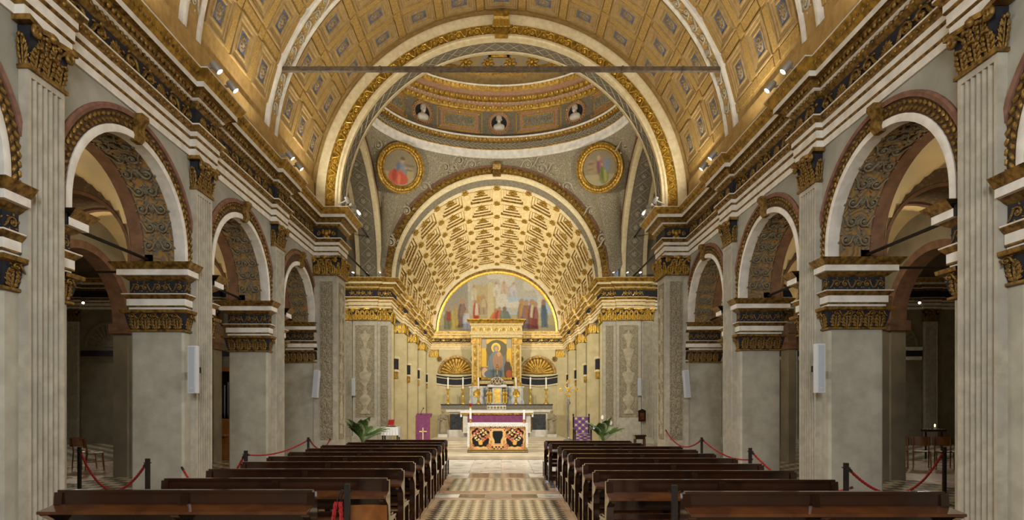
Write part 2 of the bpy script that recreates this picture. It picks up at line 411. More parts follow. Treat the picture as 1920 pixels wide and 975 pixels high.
def slab(x0, x1, y0, y1, m, z=.005): MB().box(x0, x1, y0, y1, -.01, z).build('slab', m, floor)
for y0, y1 in ((10.6, 10.98), (13.6, 14.45), (7.52, 7.9)):
    n = 5; ww = 2.35/n
    for i in range(n): slab(XC-1.17+ww*i+.005, XC-1.17+ww*(i+1)-.005, y0, y1, (marble_v, tile_d, tile_g, tile_d, marble_v)[i])
for y0 in (8.27, 11.36):
    for s in (-1, 1):
        for k in range(4): slab(XC+s*(HB-.005), XC+s*(HB+.2), y0+k*.52-.02, y0+k*.52+.5, marble_rose, .011)
for y0 in (8.27, 11.36):
    for yy in (y0-.1, y0+2.04): slab(XC-HB-.2, XC+HB+.2, yy, yy+.14, marble_rose, .0105)
for i in range(8):
    for j in range(7): slab(-3.2+i*.8+.006, -3.2+i*.8+.794, 14.62+j*.52+.006, 14.62+j*.52+.514, marble_v if (i+j) % 2 else marble_w, .006)
for s in (-1, 1):
    for k in range(3):
        a = MB(); x0 = s*(.25+.9*k); a.add([(x0, 18.25, .009), (x0+s*.12, 18.25, .009), (x0*1.9+s*.3, 14.7, .009), (x0*1.9+s*.06, 14.7, .009)], [(0, 1, 2, 3)]); a.build('inlay_strip', marble_w, floor)
fa = {0: MB(), 1: MB()}
for s in (-1, 1):
    for i in range(9):
        for j in range(42):
            x = s*(6.35+.3*i); y = 5.0+.3*j
            fa[(i+j) % 2].add([(x, y, .005), (x+s*.297, y, .005), (x+s*.297, y+.297, .005), (x, y+.297, .005)], [(0, 1, 2, 3)])
    for i in range(34):
        for j in range(20):
            x = s*(6.5+.42*i); y = 18.0+.42*j
            fa[(i+j) % 2].add([(x, y, .005), (x+s*.417, y, .005), (x+s*.417, y+.417, .005), (x, y+.417, .005)], [(0, 1, 2, 3)])
for k, mb in fa.items(): tag(mb.build('aisle_tile_field', tile_l if k else tile_d, floor), kind='stuff')

# ------------------------------------------------------------------ nave arcade, pilasters, piers, entablature
SIDE = {-1: 'left', 1: 'right'}
def fullpath(s):
    p = [(s*WX, -3.5)]
    for c in CSS[s]:
        p += [(s*WX, c-.34), (s*PX, c-.34), (s*PX, c+.34), (s*WX, c+.34)]
    return p+[(s*WX, CY), (s*4.73, CY), (s*4.73, 18.1), (s*7.4, 18.1)]
braid = {}
def braid_mb(R):
    mb = MB(); n = 46
    for i in range(n+8):
        a = PI*(i-4+.5)/n
        for k, (dr, tw) in enumerate(((-.04, .5), (.04, -.5))):
            aa = a+.03*k
            if aa < 0: cx, cz = -(R+dr), aa*R
            elif aa > PI: cx, cz = (R+dr), -(aa-PI)*R
            else: cx, cz = -(R+dr)*cos(aa), (R+dr)*sin(aa)
            if cz < -.17: continue
            mb.ball((cx, 0, cz), .058, .028, .026, 5, 3, Matrix.Rotation(aa-PI/2+tw, 3, 'Y') if 0 <= aa <= PI else Matrix.Rotation((-PI/2 if aa < 0 else PI/2)+tw, 3, 'Y'))
    return mb
braid_me = braid_mb(1.53).mesh('braid', gold_d, 60)
key_mb = MB(); key_mb.prism([(-.02, -.2), (.06, -.2), (.12, -.12), (.1, .02), (.17, .14), (.16, .2), (-.02, .2)], 'x', -.08, .08)
for k in (-1, 1): key_mb.tube(spiral(0, 0, .09, 1.2, 1, 0, 12, 0), .02, 4)
for s in (-1, 1):
    side = SIDE[s]; CL = CSS[s]
    wl = MB(); edges = [CL[0]-.5]
    bays = [(CL[i]+.5, CL[i+1]-.5) for i in range(len(CL)-1)]+[(CL[-1]+.5, CY)]
    for (a, b) in bays:
        cyc = (a+b)/2; R = (b-a)/2; A = arcpts(ZSP-ZI, 28)
        for x in (s*WX, s*(WX+TH)):
            wl.strip([(x, cyc+Q(t, R)[0], ZSP+Q(t, R)[1]) for t in A], [(x, cyc+Q(t, R)[0]*1.0, 6.0) for t in A])
    for c in CL:
        for x in (s*WX, s*(WX+TH)): wl.add([(x, c-.5, ZI), (x, c+.5, ZI), (x, c+.5, 6.0), (x, c-.5, 6.0)], [(0, 1, 2, 3)])
    for x in (s*WX,): wl.add([(x, CY, 5.2), (x, CY+.9, 5.2), (x, CY+.9, 6), (x, CY, 6)], [(0, 1, 2, 3)])
    wall = struct(wl.build('wall_'+side, plaster_up))
    for (a, b) in bays[1:]:
        cyc = (a+b)/2; R = (b-a)/2
        P = lambda u, v, d: (s*(WX-d), cyc+u, ZSP+v)
        w1 = MB(); arcprof(w1, P, [(R, -.16), (R-.012, -.14), (R-.012, .035), (R+.04, .045), (R+.09, .03), (R+.09, 0)], 32, ZSP-ZI); w1.build('archivolt', white, wall, 40)
        w2 = MB(); arcprof(w2, P, [(R+.09, .012), (R+.28, .012)], 32, ZSP-ZI); w2.build('archivolt_ground', brown_g, wall, 40)
        inst(braid_me, 'braid', wall, frame((s*(WX-.02), cyc, ZSP), (0, 1, 0), (-s, 0, 0), (0, 0, 1)))
        w3 = MB(); arcprof(w3, P, [(R+.28, 0), (R+.28, .04), (R+.33, .05), (R+.36, .03), (R+.36, 0)], 32, ZSP-ZI); w3.build('archivolt_rim', pink, wall, 40)
        sf = MB(); arcprof(sf, P, [(R, -.16), (R, -.66)], 28, ZSP-ZI); sf.build('soffit_panel', arab, wall, 40)
        sf = MB(); arcprof(sf, P, [(R, -.66), (R-.02, -.67), (R-.02, -.88), (R, -.9)], 28, ZSP-ZI); sf.build('soffit_band', terra, wall, 40)
        for k in range(14):
            for e in (-1, 0, 1):
                t = PI*(k+.5)/14; u, v = Q(t, R-.012)
                if e: inst(scroll_me['arabesque_scroll', e*(1 if k % 2 else -1)], 'stucco_scroll', wall, frame(P(u, v, -.41-.13*e), (s, 0, 0), (0, cos(t), -sin(t)), (0, sin(t), cos(t)), .25, .4, .27))
                else: inst(palm_me['arabesque_scroll'], 'stucco_palmette', wall, frame(P(u, v, -.41), (s, 0, 0), (0, cos(t), -sin(t)), (0, sin(t), cos(t)), .15, .35, .24))
        km = place(MB().add(key_mb.v, key_mb.f), frame(P(0, R+.16, .0), (0, 1, 0), (-s, 0, 0), (0, 0, 1))); km.build('keystone', gold_d, wall)
    tr = struct(MB().box(s*(WX+.1), s*(WX+.5), -3.5, 18.0, 5.97, 7.24).build('trim_1' if s < 0 else 'trim_2', plaster_up))
    entablature(tr, fullpath(s), 5.95, -s)
    # gilded ornament along the frieze
    y = -.2; k = 0
    marks = []
    while y < CY-.3:
        near = min(abs(y-c) for c in CL)
        x = PX if near < .3 else WX
        if not (.3 <= near < .42): marks.append((y, x))
        y += .37
    for i, (y, x) in enumerate(marks):
        M = frame((s*(x-.03), y, 6.6), (0, -s, 0), (-s, 0, 0), (0, 0, 1), .36, .5, .3)
        if i % 3 == 2: inst(palm_me['old_gilding'], 'palmette', tr, M)
        else: inst(scroll_me['old_gilding', 1 if i % 3 else -1], 'scroll', tr, M)
    # egg mouldings of the cornice
    eg = MB()
    for y in np.arange(1.2, CY-.3, .105):
        near = min(abs(y-c) for c in CL); x = PX if near < .35 else WX
        eg.ball((s*(x-.115), y, 6.83), .02, .04, .035, 5, 3); eg.ball((s*(x-.2), y, 6.94), .03, .042, .045, 5, 3); eg.ball((s*(x-.37), y, 7.18), .022, .036, .06, 5, 3)
        eg.ball((s*(x-.12), y, 6.385), .025, .035, .03, 5, 3)
    tag(eg.build('egg_moulding', gold_d, tr, 60), kind='stuff')
    inst(mask_me['gilded_stucco'], 'mask', tr, frame((s*5.03, CY-.03, 6.6), (1, 0, 0), (0, -1, 0), (0, 0, 1), .36, .45, .36))
    for ci, c in enumerate(CL[1:]):
        nth = ('fourth', 'third', 'second', 'first')[ci]; sd_ = 'organ side' if s < 0 else 'armchair side'
        pilaster('fluted grey stone pilaster, %s from the crossing on the %s of the nave' % (nth, sd_), 'fluted nave pilasters', (s*WX, c), (0, -s, 0), (-s, 0, 0))
        # square pier carrying the arches
        t = thing('arcade_pier', 'square plastered pier with gilded impost, %s from the crossing on the %s' % (nth, sd_), 'pier', (s*(WX+TH/2), c, 0), 'square nave piers')
        sh = MB(); ch = .035; x0, x1, y0, y1 = WX, WX+TH, c-.5, c+.5
        sh.prism([(s*(x0+ch), y0), (s*(x1-ch), y0), (s*x1, y0+ch), (s*x1, y1-ch), (s*(x1-ch), y1), (s*(x0+ch), y1), (s*x0, y1-ch), (s*x0, y0+ch)], 'z', .18, 2.95); sh.build('shaft', plaster, t)
        b = MB(); b.box(s*(x0-.0), s*(x1+.04), y0-.04, y1+.04, 0, .18); b.build('base', plaster, t)
        core = MB(); core.box(s*(x0+.01), s*(x1-.01), y0+.01, y1-.01, 2.9, ZI); core.build('core', plaster_up, t)
        path = [(s*x0, c+.29), (s*x0, y1), (s*x1, y1), (s*x1, y0), (s*x0, y0), (s*x0, c-.29)]
        IMP = [('capital_ground', navy, [(.0, 2.92), (.03, 3.0), (.07, 3.2)]), ('astragal', gold_d, [(0, 2.88), (.04, 2.89), (.04, 2.92), (0, 2.93)]),
               ('abacus', gold_d, [(.07, 3.18), (.12, 3.2), (.13, 3.25), (.02, 3.25)]),
               ('architrave', white, [(.02, 3.25), (.02, 3.3)]), ('architrave_moulding', gold_d, [(.02, 3.3), (.045, 3.31), (.045, 3.33)]),
               ('architrave', white, [(.045, 3.33), (.045, 3.44)]), ('architrave_moulding', gold_d, [(.045, 3.44), (.1, 3.5), (.1, 3.51)]),
               ('architrave', white, [(.1, 3.51), (.105, 3.525), (.01, 3.53)]), ('frieze', navy, [(.01, 3.53), (.01, 3.75)]),
               ('cornice_moulding', gold_d, [(.01, 3.75), (.06, 3.78), (.1, 3.82)]), ('cornice', white, [(.1, 3.82), (.15, 3.825), (.15, 3.92)]),
               ('cornice_moulding', gold_d, [(.15, 3.92), (.17, 3.93), (.22, 4.0), (.24, 4.03), (-.2, 4.04)])]
        entablature(t, path, 0, -s, bands=IMP)
        # leaves and scrolls on the camera-side and nave-side faces
        cap = [o for o in t.children if o.name.startswith('capital_ground')][0]
        fr = [o for o in t.children if o.name.startswith('frieze')][0]
        for f, (pt, u, n, wd, k) in enumerate((((s*(x0+TH/2), y0), (1, 0, 0), (0, -1, 0), TH, 5), ((s*(x0+TH/2), y1), (-1, 0, 0), (0, 1, 0), TH, 5), ((s*x0, c-.4), (0, -s, 0), (-s, 0, 0), .2, 1), ((s*x0, c+.4), (0, -s, 0), (-s, 0, 0), .2, 1))):
            M = frame((pt[0], pt[1], 2.92), u, n, (0, 0, 1)); cw = wd/k
            for i in range(k):
                inst(leaf_me['old_gilding'], 'leaf', cap, M @ frame((-wd/2+cw*(i+.5), .02, 0), (1, 0, 0), (0, 1, 0), (0, 0, 1), cw*1.7, .16, .25))
                inst(scroll_me['old_gilding', 1 if i % 2 else -1], 'scroll', cap, M @ frame((-wd/2+cw*(i+.5), .09, .22), (1, 0, 0), (0, 1, 0), (0, 0, 1), cw*.9, .25, .13))
                inst(scroll_me['old_gilding', -1 if i % 2 else 1], 'scroll', fr, M @ frame((-wd/2+cw*(i+.5), .01, .72), (1, 0, 0), (0, 1, 0), (0, 0, 1), cw*.95, .2, .19))

# attic above the cornice, nave vault with coffers and ribs
RC, ZC = 5.47, 7.6
vt = MB(); a0 = math.asin((8.03-ZC)/RC)
vt.grid(lambda u, v: (-RC*cos(a0+(PI-2*a0)*u), -3.5+20.75*v, ZC+RC*sin(a0+(PI-2*a0)*u)), 64, 8)
ceiling = struct(vt.build('ceiling', ochre, None, 40))
for s in (-1, 1):
    at = MB(); at.box(s*5.36, s*5.6, -3.5, 17.25, 7.24, 8.06); struct(at.build('trim_3' if s < 0 else 'trim_4', ochre))
RI = RC
def cpt(x, t, h): ph = t/RI; return (x, RI-(RI-h)*cos(ph), (RI-h)*sin(ph))
cf = MB()
rings = [(.385, .455, .05), (.35, .42, .05), (.345, .415, .028), (.285, .345, .028), (.28, .34, .012), (.215, .265, .012), (.21, .26, .03), (.175, .225, .03), (.17, .22, .006), (.15, .2, .006)]
vs = []
def ringpts(ex, et, h): return [cpt(x, t, h) for x, t in ((-ex, -et), (0, -et), (ex, -et), (ex, 0), (ex, et), (0, et), (-ex, et), (-ex, 0))]
for r in [(.385, .455, -.01)]+rings: vs += ringpts(*r)
cf.add(vs, [(j*8+i, j*8+(i+1) % 8, (j+1)*8+(i+1) % 8, (j+1)*8+i) for j in range(len(rings)) for i in range(8)])
cf.mi = 1
def plate(x0, x1, t0, t1, h):
    p = [cpt(x, t, hh) for hh in (-.01, h) for x, t in ((x0, t0), (x1, t0), (x1, t1), (x0, t1))]
    cf.add(p, [(4, 5, 6, 7), (0, 1, 5, 4), (1, 2, 6, 5), (2, 3, 7, 6), (3, 0, 4, 7)])
plate(.415, .61, -.43, .43, .025); plate(-.36, .36, .485, .685, .025); plate(.415, .61, .485, .685, .025)
cf_me = cf.mesh('coffer', [ochre_f, ochre_g])
pn = MB(); pn.add(ringpts(.155, .205, .01), [tuple(range(8))]); pn_me = pn.mesh('panel', blue_p)
ov = MB(); ov.ball((0, .012, 0), .11, .028, .165, 12, 6); ov.ball((0, .03, 0), .05, .03, .08, 8, 4)
for i in range(10):
    a = 2*PI*i/10; ov.ball((.075*cos(a), .03, .115*sin(a)), .022, .018, .03, 5, 3)
ov_me = ov.mesh('rosette', oval_m, 60)
CB = [(CS[i]+.31, CS[i+1]-.31) for i in range(len(CS)-1)]+[(CS[-1]+.31, CY)]
for (a, b) in CB[1:]:
    for i in range(3):
        y = a+(b-a)*(i+.5)/3
        for k in range(13):
            th = math.radians(15+12.5*k)
            if b < 7 and (k < 2 or k > 10): continue
            M = frame((-RC*cos(th), y, ZC+RC*sin(th)), (0, (b-a)/3/1.023, 0), (cos(th), 0, -sin(th)), (sin(th), 0, cos(th)))
            c = inst(cf_me, 'coffer', ceiling, M)
            for me, nm in ((pn_me, 'panel'), (ov_me, 'rosette')):
                o = bpy.data.objects.new(nm, me); col.objects.link(o); o.parent = c
for c in CS[1:]:
    P = lambda u, v, d: (u, c+d, ZC+v)
    for d in (-.3, .18):
        r = MB(); arcprof(r, P, [(RC, d), (RC-.09, d), (RC-.1, d+.02), (RC-.1, d+.1), (RC-.09, d+.12), (RC, d+.12)], 56, 0, .085); r.build('rib_edge', white, ceiling, 40)
    r = MB(); arcprof(r, P, [(RC-.06, -.2), (RC-.06, .2)], 56, 0, .085); r.build('rib_panel', ochre, ceiling, 40)
    for k in range(44):
        t = .16+(PI-.32)*(k+.5)/44
        inst(scroll_me['grey_stone_relief', 1 if k % 2 else -1], 'scroll', ceiling, frame(P(*Q(t, RC-.06), 0), (0, 1, 0), (cos(t), 0, -sin(t)), (sin(t), 0, cos(t)), .32, .35, .34))
# entrance wall behind the viewer
bw = MB(); bw.add([(-9.2, -3.5, 0), (9.2, -3.5, 0), (9.2, -3.5, 13.2), (-9.2, -3.5, 13.2)], [(0, 1, 2, 3)]); struct(bw.build('wall_entrance', plaster))
wf = MB()
for i in range(5): wf.box(-2.2+i*1.1-.04, -2.2+i*1.1+.04, -3.45, -3.35, 3, 7.4)
for i in range(5): wf.box(-2.24, 2.24, -3.45, -3.35, 3+i*1.1-.04, 3+i*1.1+.04)
win = struct(wf.build('window_bars_added', iron))  # bars of an added, unseen window on the closed entrance wall

# ------------------------------------------------------------------ crossing: west arch, piers
ZS = 7.54; st = ZS-7.25
P = lambda u, v, d: (u, CY-d, ZS+v)
wa = thing('crossing_arch', 'great arch opening from the nave to the crossing with a gilded scroll band', 'arch', (0, CY, 7.25))
def ap(name, m, prof, n=72, parent=None, P=P, stl=None): mb = MB(); arcprof(mb, P, prof, n, st if stl is None else stl); return mb.build(name, m, parent, 40)
ap('outer_moulding', ivory, [(5.32, .0), (5.32, .09), (5.26, .1), (5.18, .06), (5.07, .05), (5.07, .0)], parent=wa)
ap('spandrel', ochre, [(5.27, -.02), (5.65, -.02)], parent=wa)
gb = ap('gilded_band', gold, [(5.07, .01), (4.78, .01)], parent=wa)
ap('inner_moulding', ivory, [(4.78, .0), (4.78, .07), (4.72, .08), (4.69, .04), (4.63, .03), (4.62, -.08), (4.63, -.08)], parent=wa)
ap('soffit', grey_soff, [(4.635, -.08), (4.635, -.52)], parent=wa)
ap('inner_edge', ivory, [(4.62, -.5), (4.6, -.52), (4.6, -.63), (4.62, -.66), (5.2, -.66)], parent=wa)
for k in range(58):
    t = PI*(k+.5)/58
    inst(scroll_me['bright_gold', 1 if k % 2 else -1], 'gilded_scroll', gb, frame(P(*Q(t, 4.925), .01), (sin(t), 0, cos(t)), (0, -1, 0), (-cos(t), 0, sin(t)), .27, .4, .3))
sd = MB()
for k in range(40):
    t = PI*(k+.5)/40; dt = PI/80
    pts = [P(*Q(t+dt*a, 4.625), -.3+.17*b) for a, b in ((-1, 0), (0, -1), (1, 0), (0, 1), (-1, 0))]
    sd.tube(pts, .012, 4)
sd.build('soffit_lattice', grey_st, wa)
ks = MB(); ks.prism([(CY-.02, -.32), (CY-.2, -.3), (CY-.14, -.05), (CY-.26, .18), (CY-.26, .34), (CY-.02, .34)], 'x', -.2, .2)
ks.map(lambda x, y, z: (x*(1+.25*z), y, z+ZS+4.98)); k_o = ks.build('keystone', gold, wa)
for i in range(-2, 3): inst(leaf_me['bright_gold'], 'leaf', k_o, frame((i*.07, CY-.2, ZS+5.24), (1, 0, 0), (0, -1, 0), (i*.25, 0, -1), .18, .2, .42))
def relief_panel(t, M, wd, z0, z1, name='relief_panel', m=None, vase=True, deep=.02):
    # recessed panel with candelabrum or arabesque relief
    mb = MB(); hw = wd/2
    mb.add([(-hw, -deep, z0), (hw, -deep, z0), (hw, -deep, z1), (-hw, -deep, z1)], [(0, 1, 2, 3)])
    for x0, x1, a, b in ((-hw-.03, -hw, z0-.03, z1+.03), (hw, hw+.03, z0-.03, z1+.03), (-hw, hw, z0-.03, z0), (-hw, hw, z1, z1+.03)): mb.box(x0, x1, -deep, .012, a, b)
    p = place(mb, M).build(name, m or grey_r, t)
    H = z1-z0
    if vase:
        pr = [(0, .02), (.34, .03), (.3, .06), (.1, .08), (.14, .11), (.36, .16), (.4, .2), (.25, .23), (.1, .25), (.22, .27), (.12, .29), (.1, .34), (.3, .4), (.42, .46), (.44, .48), (.14, .5), (.1, .54), (.2, .56), (.12, .58), (.26, .66), (.38, .72), (.4, .74), (.1, .76), (.12, .8), (.2, .84), (.42, .9), (.1, .92), (.02, .97)]
        v = MB().lathe([(r*wd*.85, z0+z*H) for r, z in pr], 12, a0=0, a1=PI, sy=.22); place(v, M).build('candelabrum', grey_st, p, 50)
        zs = [(.1, .3), (.3, .32), (.37, .28), (.55, .3), (.63, .3), (.8, .3), (.88, .3)]
        for z, dx in zs:
            for k in (-1, 1): inst(scroll_me['grey_stone_relief', k], 'scroll', p, M @ frame((k*wd*dx, -.01, z0+z*H), (1, 0, 0), (0, 1, 0), (0, 0, 1), wd*.32, .4, wd*.4))
        for i in range(7):
            a = PI/2+(i-3)*.3; inst(leaf_me['old_gilding'] if 0 else palm_me['grey_stone_relief'], 'plume', p, M @ frame((wd*.28*cos(a), 0, z0+H*.955+wd*.2*sin(a)-.06), (sin(a), 0, -cos(a)), (0, 1, 0), (cos(a), 0, sin(a)), wd*.2, .4, wd*.4))
    else:
        n = max(3, int(H/(wd*1.25)))
        for i in range(n):
            z = z0+H*(i+.5)/n
            for k in (-1, 1): inst(scroll_me['grey_stone_relief', k], 'scroll', p, M @ frame((k*wd*.22, -.01, z), (1, 0, 0), (0, 1, 0), (0, 0, 1), wd*.42, .35, H/n*.85))
            inst(ros_me['grey_stone_relief'], 'rosette', p, M @ frame((0, -.01, z0+H*(i+1)/n-.0) if i < n-1 else (0, -.01, z), (1, 0, 0), (0, 1, 0), (0, 0, 1), wd*.28, .3, wd*.28))
    return p
for s in (-1, 1):
    t = thing('crossing_pier', 'tall panelled crossing pier with carved grey arabesques on the %s' % ('lectern side' if s < 0 else 'armchair side'), 'pier', (s*5.0, CY+.45, 0), 'panelled crossing piers')
    b = MB(); b.box(s*4.73, s*5.4, CY, 18.1, .2, 5.45); b.build('shaft', flute_m, t)
    b = MB(); b.box(s*4.68, s*5.4, CY-.05, 18.15, 0, .2); b.build('base', flute_m, t)
    relief_panel(t, frame((s*5.03, CY-.005, 0), (1, 0, 0), (0, -1, 0), (0, 0, 1)), .3, .7, 5.2, vase=False, deep=0)
    relief_panel(t, frame((s*4.725, CY+.45, 0), (0, -s, 0), (-s, 0, 0), (0, 0, 1)), .5, .7, 5.2, deep=0)
    capital(t, frame((s*5.07, CY, 5.42), (1, 0, 0), (0, -1, 0), (0, 0, 1)), .66, .53, .06, navy, gold, n_low=3)
    capital(t, frame((s*4.73, CY+.45, 5.42), (0, -s, 0), (-s, 0, 0), (0, 0, 1)), .9, .53, .06, navy, gold, n_low=4)
    c = MB(); c.box(s*4.76, s*5.4, CY+.02, 18.08, 5.4, 7.24); c.build('core', plaster_up, t)
    # respond: pier face turned to the nave arch, with its impost
    r = thing('respond_pier', 'plastered half pier with a gilded impost beside the crossing pier on the %s' % ('lectern side' if s < 0 else 'armchair side'), 'pier', (s*5.86, CY+.05, 0), 'plastered half piers at the crossing')
    b = MB(); b.box(s*5.4, s*6.31, CY+.02, 18.1, 0, 6.0); b.build('shaft', plaster, r)
    entablature(r, [(s*6.31, CY+.7), (s*6.31, CY+.02), (s*5.3, CY+.02)], 0, -s, bands=IMP)
    cap = [o for o in r.children if o.name.startswith('capital_ground')][0]; fr = [o for o in r.children if o.name.startswith('frieze')][0]
    for i in range(5):
        x = s*(5.45+.18*i)
        inst(leaf_me['old_gilding'], 'leaf', cap, frame((x, CY, 2.92), (1, 0, 0), (0, -1, 0), (0, 0, 1), .3, .16, .28)); inst(scroll_me['old_gilding', 1 if i % 2 else -1], 'scroll', fr, frame((x, CY+.01, 3.64), (1, 0, 0), (0, -1, 0), (0, 0, 1), .18, .2, .19))
# ------------------------------------------------------------------ crossing: side arches, pendentives, dome
EY, CX, ZV = 26.5, -.2, 7.28
for s in (-1, 1):
    P = lambda u, v, d: (s*(5.35+d), 22.2+u, ZS+v)
    a = thing('transept_arch', 'grey patterned soffit arch opening to the transept on the %s' % ('lectern side' if s < 0 else 'armchair side'), 'arch', (s*5.9, 22.2, 7.25), 'transept arches')
    ap('edge_band', ivory, [(4.72, -.02), (4.62, -.05), (4.36, -.04), (4.33, 0), (4.33, .17), (4.36, .17)], 48, a, P)
    ap('rim', pink, [(4.84, -.01), (4.84, -.05), (4.72, -.05), (4.72, -.01)], 48, a, P)
    so = ap('soffit', grey_soff, [(4.36, .17), (4.36, .93)], 48, a, P)
    ap('outer_edge_band', ivory, [(4.36, .93), (4.33, .93), (4.33, 1.1), (4.8, 1.1)], 48, a, P)
    la = MB()
    for k in range(24):
        t = PI*(k+.5)/24; dt = PI/48
        la.tube([P(*Q(t+dt*p, 4.35), .55+.3*q) for p, q in ((-1, 0), (0, -1), (1, 0), (0, 1), (-1, 0))], .02, 4)
        inst(ros_me['grey_stone_relief'], 'rosette', so, frame(P(*Q(t, 4.35), .55), (s, 0, 0), (0, cos(t), -sin(t)), (0, sin(t), cos(t)), .26, .4, .26))
    la.build('soffit_lattice', grey_st, a)
    # wall under the arch springing to the pendentive
    pe = MB()
    def pend(u, v):
        ph = u*PI/2
        if u <= .5: th = u*PI; B = Vector((CX+s*(5.05*sin(th)), EY, ZV+5.05*cos(th)))
        else: th = (1-u)*PI; B = Vector((s*5.37, min(EY, 22.2+4.84*sin(th)), ZS+4.84*cos(th)))
        R_ = Vector((CX*.5+s*5.15*sin(ph), 22.2+4.3*cos(ph), 12.66))
        p = B.lerp(R_, v); q = sin(PI*v)*.25*sin(2*ph)
        return (p.x+s*q*.7, p.y+q*.7, p.z)
    pe.grid(pend, 40, 10)
    pn_ = thing('pendentive', 'grey carved pendentive around the roundel of the %s figure' % ('red robed' if s < 0 else 'green robed'), 'pendentive', (s*4.3, 25.4, 9.0), 'pendentives')
    po = pe.build('carved_surface', grey_r, pn_, 60)
    for (u, v, k) in ((.1, .5, 1), (.17, .55, -1), (.24, .72, 1), (.24, .25, -1), (.32, .12, 1), (.68, .8, 1), (.73, .55, -1), (.76, .75, 1), (.2, .86, 1), (.4, .06, -1), (.43, .12, 1)):
        o = Vector(pend(u, v)); inst(scroll_me['grey_stone_relief', k], 'scroll', po, frame(o, (1, .5*s, 0), (-s*.45, -.85, -.25), (0, -.28, 1), .7, .9, .7))
    # west pendentives (turned away from the nave)
    pw = MB(); pw.grid(lambda u, v: (lambda q: (q[0], 44.35-q[1], q[2]))(pend(u, v)), 20, 6); pw.build('carved_surface', grey_r, pn_, 60)
    # roundel painting
    O = Vector((-.05+s*4.16, 24.95, 11.6)); n = Vector((-s*.42, -.86, -.3)).normalized(); xx = Vector((0, 0, 1)).cross(n).normalized()*-1; zz = n.cross(xx)*-1
    if zz.z < 0: zz = -zz
    if xx.x < 0: xx = -xx
    M = frame(O, xx, n, zz)
    r = thing('roundel_painting', 'round painting of a seated figure in red and grey in a gilded ring' if s < 0 else 'round painting of a standing figure in green and violet in a gilded ring', 'painting', tuple(O))
    def ringlathe(prof, nn=40):
        m_ = MB(); m_.lathe(prof, nn); m_.map(lambda x, y, z: (x, z, y)); return place(m_, M)
    ringlathe([(.7, .04), (.72, .1), (.78, .12), (.82, .06), (.9, .06), (.93, .12), (1.0, .1), (1.02, -.1)]).build('gilded_frame', gold, r, 40)
    bd = MB()
    for k in range(44):
        a_ = 2*PI*k/44; bd.ball((.86*cos(a_), .08, .86*sin(a_)), .05, .035, .05, 6, 4)
    place(bd, M).build('bead_ring', gold_b, r, 60)
    nn = 72; g = np.linspace(-1, 1, nn+1); U, V = np.meshgrid(g, g)
    # concentric square -> disc
    dx = U*np.sqrt(1-V**2/2); dz = V*np.sqrt(1-U**2/2)
    C_ = np.empty(U.shape+(3,)); C_[:] = S(128, 116, 92)
    C_[dz < -.35-.1*dx] = S(150, 138, 108)
    def el(cx, cz, rx, rz, c): C_[((dx-cx)/rx)**2+((dz-cz)/rz)**2 < 1] = S(*c)
    if s < 0:
        el(.0, -.1, .34, .42, (118, 120, 128)); el(-.2, -.5, .5, .42, (176, 88, 62)); el(.1, -.6, .4, .3, (170, 80, 58)); el(.08, .42, .12, .15, (168, 138, 104)); el(.35, .0, .25, .1, (126, 128, 132)); el(.6, -.2, .2, .3, (152, 134, 98)); el(.08, .52, .14, .1, (96, 84, 66)); el(-.34, -.42, .14, .34, (150, 68, 48)); el(-.05, -.62, .1, .28, (196, 108, 78)); el(.3, .03, .1, .05, (172, 136, 100)); el(-.16, .05, .12, .26, (98, 102, 112)); el(.55, .2, .3, .05, (108, 94, 70)); el(.5, -.05, .26, .04, (108, 94, 70))
    else:
        el(-.45, .1, .3, .4, (142, 122, 92)); el(.05, .0, .24, .5, (140, 98, 100)); el(.2, -.4, .32, .5, (120, 118, 66)); el(.0, .55, .11, .14, (170, 140, 106)); el(.45, .1, .16, .35, (110, 120, 130)); el(-.3, -.5, .25, .15, (158, 142, 108)); el(.12, -.3, .08, .4, (96, 100, 56)); el(.3, -.45, .08, .36, (146, 142, 86)); el(-.06, .05, .08, .36, (112, 76, 84)); el(-.5, .3, .2, .06, (118, 98, 72)); el(-.55, .0, .22, .05, (118, 98, 72)); el(.16, .18, .07, .05, (172, 138, 104))
    mb = MB(); mb.add([tuple(M @ Vector((a_*.72, .03, b_*.72))) for a_, b_ in zip(dx.ravel(), dz.ravel())], [(j*(nn+1)+i, j*(nn+1)+i+1, (j+1)*(nn+1)+i+1, (j+1)*(nn+1)+i) for j in range(nn) for i in range(nn)])
    mb.build('picture', paint, r, None, soften(C_, 3, .09).reshape(-1, 3))
# dome: ring bands as elliptical lathes
dome = thing('dome', 'ringed dome over the crossing with gilded mouldings and portrait busts', 'dome', (CX*.5, 22.2, 12.66))
DX, DY, DCX, DCY = 5.15, 4.3, CX*.5, 22.2
def dring(name, m, prof, n=96, smooth=40):  # prof: (offset inward, z)
    mb = MB(); k = len(prof); vs = []
    for o, z in prof:
        for i in range(n): a = 2*PI*i/n; vs.append((DCX+(DX-o)*cos(a), DCY+(DY-o)*sin(a), z))
    mb.add(vs, [(j*n+i, j*n+(i+1) % n, (j+1)*n+(i+1) % n, (j+1)*n+i) for j in range(k-1) for i in range(n)])
    return mb.build(name, m, dome, smooth)
def dpt(a, o, z): return Vector((DCX+(DX-o)*cos(a), DCY+(DY-o)*sin(a), z))
def dnorm(a): return Vector((-cos(a)/DX, -sin(a)/DY, 0)).normalized()
rose_st = mat('rose_stucco', S(172, 134, 104), S(150, 114, 88), 12, .8)
dring('white_band', white, [(0, 12.64), (.1, 12.7), (.12, 12.9), (.16, 12.94)])
dring('gilt_line', gold, [(.16, 12.94), (.18, 12.97), (.17, 12.99)])
dring('guilloche_band', grey_soff, [(.15, 12.99), (.17, 13.25)])
dring('lower_moulding', gold_d, [(.17, 13.25), (.26, 13.32), (.3, 13.42)])
